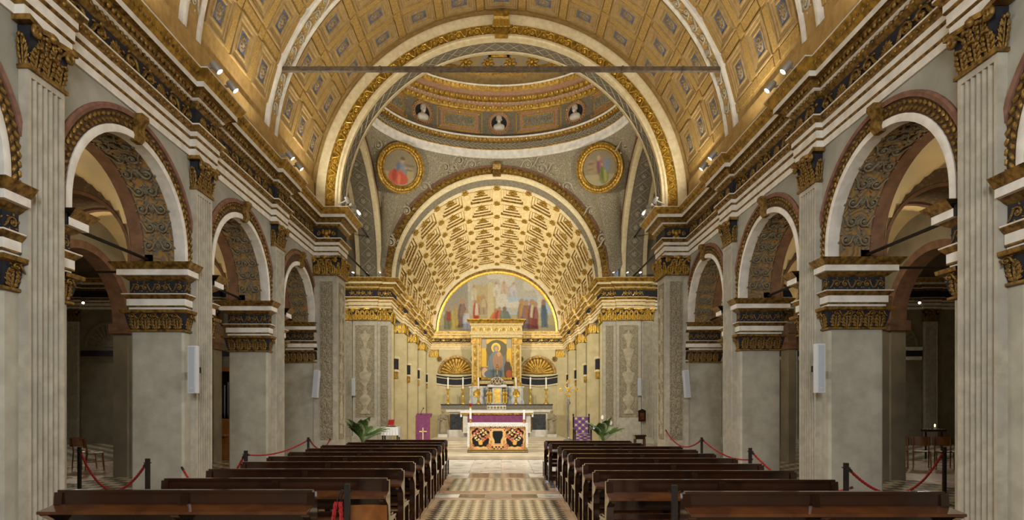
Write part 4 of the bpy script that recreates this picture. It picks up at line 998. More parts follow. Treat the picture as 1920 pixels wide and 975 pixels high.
for o in list(bpy.data.objects):   # the standing architecture belongs to the room itself
    if o.parent is None and o.name.split('.')[0] in ('pilaster', 'arcade_pier', 'respond_pier', 'crossing_pier', 'choir_pier', 'crossing_arch', 'transept_arch', 'pendentive', 'dome', 'choir', 'aisle_respond', 'shell_niche', 'tie_rod', 'arch_tie_bar'): o['kind'] = 'structure'
# ------------------------------------------------------------------ lamps
lh = MB(); lh.lathe([(0, -.09), (.05, -.09), (.06, -.05), (.06, .09), (.055, .1), (.05, .085)], 14); lh_me = lh.mesh('housing', lampbody, 40)
ll = MB(); ll.lathe([(0, .088), (.052, .088)], 14); ll_me = ll.mesh('lens', lampglow)
def spot(pos, target, power, ang, color=WARM2, label=None, group='cornice spotlights', arm=None, blend=.6, size=.05):
    t = thing('spotlight', label or 'small grey spotlight on a short arm fixed to the nave cornice', 'spotlight', pos, group)
    d = (Vector(target)-Vector(pos)).normalized(); q = d.to_track_quat('Z', 'Y'); M = Matrix.Translation(pos) @ q.to_matrix().to_4x4()
    inst(lh_me, 'housing', t, M); inst(ll_me, 'lens', t, M)
    if arm is not None: MB().tube([tuple(pos), (pos[0]+arm[0]*.4, pos[1]+arm[1]*.4, pos[2]+arm[2]+.02), (pos[0]+arm[0], pos[1]+arm[1], pos[2]+arm[2])], .022, 6).build('arm', lampbody, t)
    l = bpy.data.lights.new('spot_beam', 'SPOT'); l.energy = power; l.color = color; l.spot_size = math.radians(ang); l.spot_blend = blend; l.shadow_soft_size = size
    o = bpy.data.objects.new('spot_beam', l); col.objects.link(o); o.parent = t
    o.matrix_basis = Matrix.Translation(d*.11) @ d.to_track_quat('-Z', 'Y').to_matrix().to_4x4()
    return t
KN, KV, KC, KD = 1.0, 1.0, 1.0, 1.0
for i in range(10):   # fill lamps added on the ledge of the dome ring to brighten the dome
    a = 2*PI*(i+.5)/10; p = dpt(a, .5, 15.66)
    u = thing('dome_fill_lamp', 'small round fill lamp added on the top ledge of the dome ring', 'lamp', tuple(p), 'added dome fill lamps'); MB().lathe([(0, 15.6), (.09, 15.6), (.08, 15.68), (.06, 15.7), (0, 15.69)], 12, p.x, p.y).build('housing', lampbody, u, 40)
    l = bpy.data.lights.new('dome_fill_beam', 'SPOT'); l.energy = 330; l.color = WARM; l.spot_size = math.radians(75); l.spot_blend = .5; l.shadow_soft_size = .06; o = bpy.data.objects.new('dome_fill_beam', l); col.objects.link(o); o.parent = u; o.location = (0, 0, .06); o.rotation_euler = (dnorm(a)*.95+Vector((0, 0, .36))).to_track_quat('-Z', 'Y').to_euler()
for s in (-1, 1):
    for y in (3.0, 6.4, 7.0, 10.0, 10.6, 13.5, 14.1):
        spot((s*4.78, y, 7.3), (-s*1.2, y+1.6, 0), 350*KN, 105, WARM2, 'small grey spotlight on a short arm on the nave cornice, %s' % ('organ side' if s < 0 else 'armchair side'), arm=(s*.25, 0, -.02))
    # unseen uplights assumed on the cornice, added to light the vault
    for y in (1.2, 4.8, 8.5, 12.2, 15.7):
        u = thing('assumed_uplight', 'assumed slim linear lamp lying on top of the nave cornice', 'lamp', (s*5.14, y, 7.28), 'assumed cornice uplights')
        MB().box(s*5.08, s*5.2, y-.6, y+.6, 7.262, 7.32).build('housing', lampbody, u)
        l = bpy.data.lights.new('assumed_uplight_beam', 'AREA'); l.shape = 'RECTANGLE'; l.size = 1.2; l.size_y = .08; l.energy = 92*KV; l.color = WARM; l.spread = math.radians(150)
        o = bpy.data.objects.new('assumed_uplight_beam', l); col.objects.link(o); o.parent = u
        d = Vector((-s*.85, 0, .9)).normalized(); o.matrix_basis = Matrix.Translation((0, 0, .06)) @ frame((0, 0, 0), (0, 1, 0), Vector((0, 1, 0)).cross(d)*-1, -d)
    for y, tg, pw in ((16.95, (CX-s*1.5, 27.8, 7.6), 2100), (17.5, (CX-s*.6, 27.8, 3.0), 1300)):
        spot((s*4.22, y, 7.32), tg, pw*KC, 62, (1, .93, .76), 'small grey spotlight on the crossing pier cornice aimed at the choir', 'crossing pier spotlights', (s*.3, 0, -.03), .8)
    spot((s*4.25, 16.5, 7.34), (s*.2, 20.6, .1), 1500, 78, (1, .94, .82), 'small grey spotlight on the crossing pier cornice aimed at the altar step', 'crossing pier spotlights', (s*.3, .2, -.05), .8)
    for x, y, tg, pw, an in ((4.3, 17.95, (-s*1.0, 26.4, 14.2), 1300, 80), (4.4, 18.75, (s*5.6, 26.4, 3.8), 1300, 66)):  # the spot aimed at the dome is an added fill for its drum
        spot((s*x, y, 7.36), tg, pw*KD, an, (1, .91, .74), 'small grey spotlight on the far edge of the crossing pier cornice', 'crossing pier spotlights', (s*.2, -.3, -.05), .8)
    for i, x in enumerate((6.3, 5.75, 5.15)):
        spot((CX+s*x, 26.1, 7.42), (CX+s*(3.0-i), 21.0+i*1.5, 13.5), 60*KD, 80, WARM, 'small lamp standing on the choir pier cornice', 'choir cornice lamps', (0, .15, -.1))
    # aisle and transept lamps
    for y in [c_+.64 for c_ in CSS[s][2:]]:
        spot((s*6.55, y, 4.3), (s*7.6, y+1.2, 5.4), 85, 150, (1, .86, .62), 'small lamp over the arcade lighting the aisle vault', 'aisle lamps', (0, -.2, -.1))
    spot((s*18.2, 26.0, 6.2), (s*14, 19.5, .0), 300, 130, (1, .86, .66), 'small bright lamp in the dim transept', 'transept lamps', (s*.1, .5, .1))
# ------------------------------------------------------------------ tie bars
tb = MB(); tb.box(-5.05, 5.05, 13.76, 13.84, 9.36, 9.46)
for x in np.arange(-4.2, 4.3, 1.4): tb.box(x-.025, x+.025, 13.75, 13.85, 9.35, 9.47)
tag(tb.build('vault_tie_beam', iron_b), 'long weathered tie beam spanning the nave vault', 'tie beam', None, 'structure')
for s in (-1, 1):
    for z in (7.42, 9.1): tag(MB().tube([(s*5.85, 18.0, z), (s*5.85, 26.45, z)], .035, 6).build('transept_tie_bar', iron), 'dark iron tie bar crossing the transept arch', 'tie bar', 'transept arch tie bars', 'structure')
# ------------------------------------------------------------------ sanctuary steps
def step(i, x0, x1, y0, y1, z): return struct(MB().box(x0, x1, y0, y1, 0, z).build('trim_%d' % i, marble_rose2), 'pale marble altar step', 'step')
marble_rose2 = mat('step_marble', S(224, 210, 182), S(196, 182, 156), 3, .35, c3=S(190, 176, 150), spec=.5)
for i, (hx, y0, z) in enumerate(((4.6, 18.3, .12), (3.0, 21.4, .22), (2.75, 22.6, .32))):
    mb = MB(); n = 6
    for k in range(n): mb.box(-hx-.1+2*hx*k/n+.003, -hx-.1+2*hx*(k+1)/n-.003, y0, y0+.38, z-.1, z)
    mb.box(-hx-.1, hx-.1, y0+.03, 28.0, 0, z-.002); mb.box(-hx-.12, hx-.08, y0-.02, y0+.1, z-.03, z+.001)
    struct(mb.build('trim_%d' % (10+i), marble_rose2), 'pale marble altar step', 'step')
def at(px, py, Y): return ((px-940)*Y/1120, Y, 1.6+(764-py)*Y/1120)
def pbox(mb, x0, x1, y0, y1, Y, dep, zmin=None):
    a = at(x0, y0, Y); b = at(x1, y1, Y); mb.box(a[0], b[0], Y, Y+dep, b[2] if zmin is None else zmin, a[2]); return mb
def painted(name, fn, nx, nz, M, wd, h, parent, m=None):
    U, V = np.meshgrid(np.linspace(0, 1, nx+1), np.linspace(0, 1, nz+1)); C = soften(fn(U, V), 1, .04)
    mb = MB(); mb.add([tuple(M @ Vector(((u-.5)*wd, 0, v*h))) for u, v in zip(U.ravel(), V.ravel())], [(j*(nx+1)+i, j*(nx+1)+i+1, (j+1)*(nx+1)+i+1, (j+1)*(nx+1)+i) for j in range(nz) for i in range(nx)])
    return mb.build(name, m or paint, parent, None, C.reshape(-1, 3))
# ------------------------------------------------------------------ freestanding altar
AX, AY = -.12, 19.6
al = thing('altar', 'free standing altar with a black and gold inlaid front on the first step', 'altar', (AX, AY, .12))
MB().box(AX-.94, AX+.94, AY, AY+.9, .2, 1.06).build('body', marble_w, al)
b = MB(); b.box(AX-1.0, AX+1.0, AY-.05, AY+.95, .121, .2); b.build('plinth', marble_dk, al)
MB().box(AX-1.0, AX+1.0, AY-.055, AY+.95, .155, .175).build('gilt_line', gold_b, al)
def frontal(U, V):
    # scrolled gilt borders round two flower vases and a plain central shield on black
    X = abs(U-.5)*1.88; Z = V*.84-.42; C = np.empty(U.shape+(3,)); C[:] = S(198, 162, 96)
    w = np.sin(X*17+np.sin(Z*12)*1.8)*np.sin(Z*15+np.sin(X*10)*1.5)
    C[w > .55] = S(212, 150, 110); C[w < -.6] = S(176, 132, 66); C[abs(w) < .06] = S(228, 202, 142)
    th = np.arctan2(Z+.02, X-.56); r = np.hypot((X-.56)/.29, (Z+.02)/.33)+.13*np.cos(4*th)+.06*np.sin(9*th)
    C[r < 1.12] = S(226, 190, 122); C[r < 1.06] = S(160, 110, 52); C[r < 1.0] = S(24, 21, 19)
    ins = r < .93
    for k in range(46):                     # leaves and blossoms rising from a vase
        a = .2+.35*((k*.618) % 1)*9; t = (k+.5)/46; px = .56+(.05+.2*np.sin(PI*t))*np.sin(k*2.4)*.95; pz = -.16+.42*t; c = ((206, 96, 66), (224, 188, 120), (198, 122, 84), (150, 128, 78), (228, 206, 176))[k % 5]
        d = ((X-px)/(.026+.014*((k*.37) % 1)))**2+((Z-pz)/(.018+.012*((k*.73) % 1)))**2; C[ins & (d < 1)] = S(*c)
    st = ins & (abs(X-.56-.05*np.sin(Z*22)) < .008) & (Z > -.16); C[st] = S(188, 150, 86)
    C[ins & (abs(X-.56) < .035+.03*np.cos((Z+.2)*22)) & (Z > -.26) & (Z < -.13)] = S(218, 166, 72)
    for cx, cz, rr_, sg in ((.27, -.3, .1, 1), (.34, .3, .1, -1), (.83, .3, .09, 1), (.84, -.32, .09, -1), (.3, .05, .07, 1)):
        q = np.hypot(X-cx, Z-cz); sp_ = np.sin(q*95+sg*3*np.arctan2(Z-cz, X-cx)); C[(q < rr_) & (sp_ > .25)] = S(206, 128, 88); C[(q < rr_) & (sp_ < -.55)] = S(120, 82, 40)
    C[(X < .27) & (Z > .2) & (Z < .36) & (np.sin(X*46+1)*np.sin(Z*52) > .1)] = S(26, 22, 20); C[(X < .2) & (Z < -.27) & (np.sin(X*52+2)*np.sin(Z*44) > .1)] = S(26, 22, 20)
    hw = np.where(Z > .12, .15+.03*np.cos((Z-.12)*25), .15-.25*np.clip(-.02-Z, 0, 1)**1.0-.02*np.sin((Z+.2)*18)); sh = lambda m: (X < hw+m) & (Z < .2+m) & (Z > -.22-m)
    C[sh(.085)] = S(212, 138, 96); C[sh(.06)] = S(232, 200, 134); C[sh(.035)] = S(170, 116, 58); C[sh(.02)] = S(228, 192, 120); C[sh(0)] = S(22, 21, 20)
    C[(X > .905) | (abs(Z) > .4)] = S(190, 146, 70); return C
painted('inlaid_front', frontal, 280, 126, frame((AX, AY-.012, .21), (1, 0, 0), (0, -1, 0), (0, 0, 1)), 1.88, .84, al, paint_g)
cl_ = thing('altar_cloth', 'white lace edged cloth over the free standing altar', 'cloth', (AX, AY, 1.06))
c = MB(); c.box(AX-.99, AX+.99, AY-.04, AY+.94, 1.061, 1.085); c.build('top', linen, cl_)
c = MB(); n = 34
for s in (-1, 1):
    c = MB(); c.grid(lambda u, v: (AX+s*(.99+.012*sin(u*40)*(1-v)), AY-.04+.98*u, 1.085-.72*(1-v)), 24, 6); c.build('side_drop', linen, cl_)
c = MB()
for i in range(n):
    x0 = AX-.99+1.98*i/n; x1 = x0+1.98/n; zb = 1.0
    c.add([(x0, AY-.045, 1.08), (x1, AY-.045, 1.08), (x1, AY-.05, zb), ((x0+x1)/2, AY-.052, zb-.05), (x0, AY-.05, zb)], [(0, 4, 3, 2, 1)])
for s in (-1, 1):
    for i in range(16):
        z0 = .3+.05*i
        c.add([(AX+s*.99, AY-.045, z0), (AX+s*.99, AY-.045, z0+.05), (AX+s*.935, AY-.05, z0+.05), (AX+s*.9, AY-.052, z0+.025), (AX+s*.935, AY-.05, z0)], [(0, 1, 2, 3, 4)])
tag(c.build('lace_edge', lace, cl_), kind='stuff')
wax = mat('candle_wax', S(238, 234, 222), None, rough=.5)
def stick_prof(h, r): return [(0, 0), (r, 0), (r*.95, h*.05), (r*.55, h*.1), (r*.35, h*.16), (r*.5, h*.22), (r*.28, h*.28), (r*.45, h*.42), (r*.3, h*.52), (r*.22, h*.62), (r*.42, h*.68), (r*.2, h*.74), (r*.3, h*.84), (r*.75, h*.94), (r*.8, h*.97), (r*.2, h)]
def candlestick(pos, h, r, ch, label, group=None, cr=.028, flame=False, name='candlestick'):
    t = thing(name, label, 'candlestick', pos, group)
    MB().lathe([(a, pos[2]+b_) for a, b_ in stick_prof(h, r)], 12, pos[0], pos[1]).build('stem', gold_b, t, 40)
    MB().lathe([(0, pos[2]+h), (cr, pos[2]+h), (cr, pos[2]+h+ch), (0, pos[2]+h+ch)], 10, pos[0], pos[1]).build('candle', wax, t, 40)
    return t
t = candlestick((AX-.9, AY+.12, 1.086), .14, .08, .34, 'white candle topped by a red glass lamp on the free standing altar', cr=.035)
zz_ = 1.086+.48; MB().lathe([(0, zz_), (.03, zz_), (.03, zz_+.06), (0, zz_+.06)], 10, AX-.9, AY+.12).build('lamp_holder', gold_b, t)
MB().lathe([(.02, zz_+.06), (.045, zz_+.09), (.045, zz_+.15), (.035, zz_+.17), (0, zz_+.17)], 10, AX-.9, AY+.12).build('red_glass', mat('red_glass', S(150, 16, 12), None, rough=.2), t, 50)
candlestick((AX+.87, AY+.12, 1.086), .12, .08, .32, 'plain white candle on a low gilded stand on the free standing altar', cr=.035)
# ------------------------------------------------------------------ high altar, gradine, retable
HY = 26.35
ha = thing('high_altar', 'marble high altar with dark green panels under the gradine', 'altar', (CX, HY, .32))
b = MB(); pbox(b, 842, 1026, 772, 806, HY, .8); b.build('body', marble_w, ha)
b = MB(); pbox(b, 838, 1030, 806, 816, HY-.1, .9, .32); b.build('plinth', marble_w, ha)
b = MB(); pbox(b, 836, 1034, 768, 772.5, HY-.08, .9); b.build('cornice', marble_w, ha)
for x0, x1 in ((844, 866), (998, 1022)):
    b = MB(); pbox(b, x0, x1, 777, 809, HY-.02, .03); b.build('green_panel', marble_dk, ha)
    f = MB()
    for a_ in ((x0-1.5, x0, 775.5, 810), (x1, x1+1.5, 775.5, 810), (x0, x1, 775.5, 777), (x0, x1, 809, 810.5)): pbox(f, *a_, HY-.04, .05)
    f.build('panel_frame', gold_d, ha)
for x in (869, 992):
    for k in range(5):
        p = at(x+1, 779+k*7, HY-.35); MB().ball(p, .1, .09, .09, 8, 6).build('gilded_boss', gold, ha, 60)
mens = MB(); pbox(mens, 868, 995, 775, 812, HY-.45, .5); mens.build('mensa_block', marble_w, ha)
pp = MB(); n = 20; p0 = at(877, 776, HY-.47); p1 = at(986, 795, HY-.47)
pp.grid(lambda u, v: (p0[0]+(p1[0]-p0[0])*u, HY-.5+.012*sin(u*30), p1[2]+(p0[2]-p1[2])*v), 40, 3)
tag(pp.build('antependium', purple), 'plain purple cloth hung on the front of the high altar', 'cloth')
mc = thing('mensa_cloth', 'white cloth with a gilt scalloped fringe on the high altar table', 'cloth', at(931, 771, HY-.5))
b = MB(); pbox(b, 863, 1000, 770.5, 774, HY-.55, .52); b.build('top', linen, mc)
b = MB()
for i in range(18):
    a0_ = at(864+135*i/18, 774, HY-.555); a1_ = at(864+135*(i+1)/18, 774, HY-.555); zm = a0_[2]-.1
    b.add([a0_, a1_, (a1_[0], a1_[1], a1_[2]-.06), ((a0_[0]+a1_[0])/2, a0_[1], zm), (a0_[0], a0_[1], a0_[2]-.06)], [(0, 1, 2, 3, 4)])
b.build('fringe', gold, mc)
for x0, x1 in ((863, 866), (997, 1000)): b = MB(); pbox(b, x0, x1, 773, 782, HY-.54, .5); b.build('side_drop', linen, mc)
gr = thing('gradine', 'dark pierced stone shelf carrying the six tall candlesticks', 'shelf', at(931, 768, HY))
b = MB(); pbox(b, 827, 1036, 759.5, 767.4, HY-.02, .75); b.build('shelf_body', mat('pierced_stone', S(70, 66, 58), S(120, 112, 96), 30, .5, kind='voronoi', contrast=(.2, .5)), gr)
b = MB(); pbox(b, 826, 1037, 757.5, 759.5, HY-.05, .8); b.build('shelf_top', marble_dk, gr)
b = MB(); pbox(b, 913, 949, 760, 767.4, HY-.05, .1); b.build('central_panel', marble_w, gr)
for k in range(6): inst(ros_me['gilded_stucco'], 'rosette', gr, frame(at(916+k*6, 764.2, HY-.055), (1, 0, 0), (0, -1, 0), (0, 0, 1), .11))
zg = at(0, 757.5, HY)[2]
for i, x in enumerate((840, 868, 897, 967.5, 994.5, 1024)):
    p = at(x, 757.5, HY+.12); candlestick((p[0], p[1], zg), .68, .12, .5, 'tall gilded candlestick with white candle, %s on the altar shelf from the lectern side' % ('first', 'second', 'third', 'fourth', 'fifth', 'sixth')[i], 'six altar candlesticks', .033)
RY = 27.15
re_ = thing('altarpiece', 'gilded stone altarpiece framing a painting above the high altar', 'altarpiece', (at(931, 757, RY)[0], RY, zg))
b = MB(); pbox(b, 883, 979, 724, 757, RY+.05, .6, zg); b.build('predella', marble_w, re_)
for x0, x1 in ((881, 907), (955, 981)):
    b = MB(); pbox(b, x0, x1, 727, 757, RY-.1, .4, zg); pbox(b, x0-1.5, x1+1.5, 724, 727, RY-.13, .45); pbox(b, x0-1.5, x1+1.5, 751, 757, RY-.13, .45, zg); pe_ = b.build('pedestal', marble_w, re_)
    xm = (x0+x1)/2; m_ = MB(); m_.lathe([(0, .05), (.1, .06), (.12, .03), (.15, .04), (.17, 0)], 20); m_.map(lambda x, y, z: (x, z, y)); place(m_, frame(at(xm, 738, RY-.11), (1, 0, 0), (0, -1, 0), (0, 0, 1))).build('gilt_medallion', gold_b, re_, 40)
for x0, x1 in ((909, 921), (943, 955)): b = MB(); pbox(b, x0-2, x1, 731, 744, RY+.03, .05); b.build('dark_inset', marble_dk, re_)
for x0, x1 in ((884.5, 898), (964, 977.5)):
    b = MB(); pbox(b, x0, x1, 634, 724, RY-.05, .3); ps = b.build('pilaster', stone_gilt, re_)
    b = MB(); pbox(b, x0+3, x1-3, 647, 718, RY-.06, .03); b.build('gilt_panel', gold, re_)
    for k in range(9): inst(scroll_me['bright_gold', 1 if k % 2 else -1], 'scroll', ps, frame(at((x0+x1)/2, 651+k*8, RY-.065), (1, 0, 0), (0, -1, 0), (0, 0, 1), .16, .3, .2))
    b = MB(); pbox(b, x0-1.5, x1+1.5, 634, 645, RY-.09, .3); b.build('capital', gold, re_); b = MB(); pbox(b, x0-1, x1+1, 717, 724, RY-.08, .3); b.build('base', gold, re_)
b = MB(); pbox(b, 898, 964, 627, 720, RY+.08, .3); b.build('back_panel', stone_gilt, re_)
en = MB(); X0, X1 = at(884, 0, RY)[0], at(978, 0, RY)[0]; pth = [(X0, RY+.5), (X0, RY-.06), (X1, RY-.06), (X1, RY+.5)]
Z = lambda py: at(0, py, RY)[2]
for nm, m, pr_ in (('architrave', stone_gilt, [(0, Z(634)), (.03, Z(633)), (.03, Z(629)), (.06, Z(628)), (.06, Z(624))]), ('frieze', stone_gilt, [(.02, Z(624)), (.02, Z(612))]), ('cornice', stone_gilt, [(.02, Z(612)), (.06, Z(610)), (.08, Z(607))]), ('cornice_moulding', gold, [(.08, Z(607)), (.14, Z(603)), (.2, Z(600.5)), (.2, Z(599.5)), (-.5, Z(599.4))])):
    MB().sweep(pth, pr_, 1).build(nm, m, re_)
for k in range(13): inst(scroll_me['bright_gold', 1 if k % 2 else -1], 'frieze_scroll', re_, frame(at(889+k*7, 618, RY-.08), (1, 0, 0), (0, -1, 0), (0, 0, 1), .19, .3, .24))
for a_ in ((898, 902, 630, 713), (960, 964, 630, 713), (902, 960, 630, 634.5), (898, 964, 708, 712)): b = MB(); pbox(b, *a_, RY-.02, .1); b.build('picture_frame', gold, re_)
def icon(U, V):
    C = np.empty(U.shape+(3,)); C[:] = S(206, 166, 66); X = U-.5
    C[(abs(X) < .33) & (V > .3) & (V < .86)] = S(118, 104, 76); C[((X/.34)**2+((V-.72)/.24)**2 < 1)] = S(104, 94, 72)
    C[(abs(X) > .33) & (V > .75)] = S(158, 146, 122); C[(V < .28)] = S(128, 112, 84)
    def el(cx, cz, rx, rz, c): C[((X-cx)/rx)**2+((V-cz)/rz)**2 < 1] = S(*c)
    el(-.02, .76, .15, .125, (228, 190, 80)); el(-.02, .75, .11, .09, (180, 150, 96)); el(.0, .32, .28, .36, (112, 122, 124)); el(.04, .42, .17, .22, (158, 120, 92)); el(-.02, .74, .075, .08, (128, 126, 110)); el(-.01, .73, .05, .06, (186, 146, 104)); el(.08, .6, .06, .06, (186, 146, 104)); el(.36, .2, .12, .24, (86, 70, 54)); el(.38, .44, .05, .04, (176, 140, 100)); el(-.38, .14, .1, .12, (196, 158, 128)); el(.4, .1, .1, .1, (160, 84, 52)); el(-.1, .1, .3, .12, (96, 106, 112))
    f = (np.sin(X*70+V*12) > .8) & (V < .6) & (abs(X) < .26); C[f] *= .8; return C
pa = painted('altar_painting', icon, 130, 170, frame((at(931, 0, RY)[0], RY+.06, Z(708.5)), (1, 0, 0), (0, -1, 0), (0, 0, 1)), at(960, 0, RY)[0]-at(902, 0, RY)[0], Z(634)-Z(708.5), None)
tag(pa, 'gold ground painting of a seated robed mother and child in the altarpiece', 'painting')
# tabernacle with gilded figures, lattice dome and crucifix
TY = 26.7; tx = at(932, 0, TY)[0]
tn = thing('tabernacle', 'white tabernacle with a gilded door and lattice dome on the altar shelf', 'tabernacle', (tx, TY, zg))
b = MB(); pbox(b, 923, 941, 726, 757, TY, .35, zg); b.build('body', marble_w, tn); b = MB(); pbox(b, 926.5, 938, 729, 757, TY-.03, .05, zg+.02); b.build('door', gold_b, tn)
b = MB(); pbox(b, 914, 950, 721, 726, TY-.1, .5); b.build('cornice', marble_w, tn); b = MB(); pbox(b, 916, 948, 755.5, 757.5, TY-.12, .5, zg); b.build('base', marble_w, tn)
MB().lathe([(.0, Z(722)), (.32, Z(722)), (.32, Z(719)), (.27, Z(715)), (.17, Z(709.5)), (.05, Z(707)), (0, Z(706))], 18, tx, TY+.15).build('dome', gold_d, tn, 40)
lt = MB()
for k in range(12):
    for sg in (-1, 1): lt.tube([(tx+r*cos(2*PI*k/12+sg*j*.18), TY+.15+r*sin(2*PI*k/12+sg*j*.18), z) for j, (r, z) in enumerate(((.335, Z(721)), (.325, Z(718)), (.28, Z(714)), (.2, Z(710.5)), (.1, Z(708))))], .013, 4)
lt.build('lattice', marble_w, tn)
def robed(name, label, cat, pos, h, m, turn=0, group=None, arm=1, wx=1.0):
    t = thing(name, label, cat, pos, group); mb = MB(); n = 18; vs = []
    pr_ = [(.0, .15), (.02, .17), (.1, .155), (.3, .145), (.5, .15), (.58, .13), (.68, .15), (.78, .165), (.83, .12), (.86, .05), (.885, .045)]
    for z, r in pr_:
        for i in range(n):
            a_ = 2*PI*i/n; f = 1+.09*sin(a_*7+z*4)*(z < .6); vs.append((pos[0]+r*h*f*cos(a_+turn), pos[1]+r*h*.72*f*sin(a_+turn), pos[2]+z*h))
    mb.add(vs, [(j*n+i, j*n+(i+1) % n, (j+1)*n+(i+1) % n, (j+1)*n+i) for j in range(len(pr_)-1) for i in range(n)])
    mb.ball((pos[0], pos[1], pos[2]+.94*h), .055*h, .06*h, .075*h, 10, 8); mb.ball((pos[0], pos[1]-.06*h, pos[2]+.935*h), .012*h, .02*h, .018*h, 5, 4); mb.ball((pos[0], pos[1]+.015*h, pos[2]+.955*h), .065*h, .06*h, .065*h, 8, 6)
    for s in (-1, 1):
        mb.tube([(pos[0]+s*.13*h, pos[1], pos[2]+.78*h), (pos[0]+s*.18*h, pos[1]-.03*h, pos[2]+.62*h), (pos[0]+s*.05*h, pos[1]-.13*h, pos[2]+(.66 if s == arm else .58)*h)], [.05*h, .045*h, .028*h], 7)
        mb.ball((pos[0]+s*.03*h, pos[1]-.135*h, pos[2]+(.665 if s == arm else .585)*h), .025*h, .025*h, .03*h, 6, 4)
    mb.map(lambda x, y, z: (pos[0]+(x-pos[0])*wx, pos[1]+(y-pos[1])*wx, z)); mb.build('figure', m, t, 60); return t
for i, x in enumerate((914.8, 919.8, 944.2, 949.2)):
    p = at(x, 757, TY-.06); robed('gilded_figure', 'small gilded standing figure beside the tabernacle door', 'figurine', (p[0], TY-.08+.1*(i in (0, 3)), zg), .66, gold_b, group='gilded tabernacle figures', wx=.62)
cr = thing('crucifix', 'small gilded crucifix standing on the tabernacle dome', 'crucifix', (tx, TY+.15, Z(706)))
b = MB(); b.box(tx-.015, tx+.015, TY+.13, TY+.16, Z(706)-.02, Z(684)); b.box(tx-.13, tx+.13, TY+.13, TY+.16, Z(690), Z(689)); b.build('cross', iron, cr)
b = MB(); b.tube([(tx, TY+.11, Z(704)), (tx+.01, TY+.1, Z(697)), (tx, TY+.1, Z(691))], [.015, .03, .035], 6); b.ball((tx, TY+.1, Z(688.5)), .028, .028, .035, 7, 5)
for s in (-1, 1): b.tube([(tx+s*.03, TY+.1, Z(691)), (tx+s*.12, TY+.12, Z(689))], [.016, .01], 5)
b.build('figure', gold_b, cr, 60)
st_m = mat('statue_stone', S(150, 136, 112), S(126, 114, 92), 7, .8)
for x, a_ in ((830.5, 1), (1034.5, -1)):
    p = at(x, 815, 25.9); robed('statue', 'weathered stone statue of a robed woman at the end of the high altar', 'statue', (p[0], p[1], .45), 1.02, st_m, a_*.5, 'altar end statues', a_)
    tag(MB().box(p[0]-.2, p[0]+.2, p[1]-.16, p[1]+.16, .32, .45).build('statue_plinth', marble_w), 'low marble plinth under a robed statue', 'plinth', 'statue plinths')
# ------------------------------------------------------------------ sanctuary furniture
def lect():
    p = at(793.5, 0, 22.0); x, y = p[0], 22.0; z0 = .22; t = thing('lectern', 'slim lectern draped with a purple cloth bearing a gold cross', 'lectern', (x, y, z0))
    MB().box(x-.05, x+.05, y+.1, y+.2, z0+.03, 1.25).build('post', wood, t); MB().box(x-.25, x+.25, y-.05, y+.35, z0, z0+.03).build('foot', wood, t)
    b = MB(); b.add([(x-.29, y-.06, 1.24), (x+.29, y-.06, 1.24), (x+.29, y+.34, 1.36), (x-.29, y+.34, 1.36), (x-.29, y-.06, 1.21), (x+.29, y-.06, 1.21), (x+.29, y+.34, 1.33), (x-.29, y+.34, 1.33)], [(0, 1, 2, 3), (4, 7, 6, 5), (0, 4, 5, 1), (1, 5, 6, 2), (2, 6, 7, 3), (3, 7, 4, 0)]); b.build('desk', wood, t)
    d = thing('lectern_cloth', 'purple hanging with a gold latin cross on the lectern', 'cloth', (x, y-.08, 1.25))
    b = MB(); b.grid(lambda u, v: (x-.285+.57*u, y-.085+.012*sin(u*14), .36+.91*v), 20, 4); b.grid(lambda u, v: (x-.285+.57*u, y-.08+.43*v, 1.255+.125*v), 8, 2); b.build('fabric', purple, d)
    b = MB(); b.box(x-.012, x+.022, y-.115, y-.095, .42, .86); b.box(x-.13, x+.14, y-.115, y-.095, .7, .735); b.build('cross', mat('cream_braid', S(232, 208, 150)), d)
    b = MB()
    for s in (-1, 1): b.box(x+s*.275-.008, x+s*.275+.008, y-.1, y-.09, .36, 1.26)
    b.build('trim', gold_b, d)
    m = thing('microphone', 'thin gooseneck microphone above the purple lectern', 'microphone', (x, y+.1, 1.31)); b = MB(); b.tube([(x-.1, y+.15, 1.32), (x-.08, y+.1, 1.45), (x, y, 1.56)], .008, 5); b.build('neck', iron, m); MB().ball((x+.01, y-.01, 1.57), .025, .025, .03, 8, 5).build('head', iron, m)
lect()
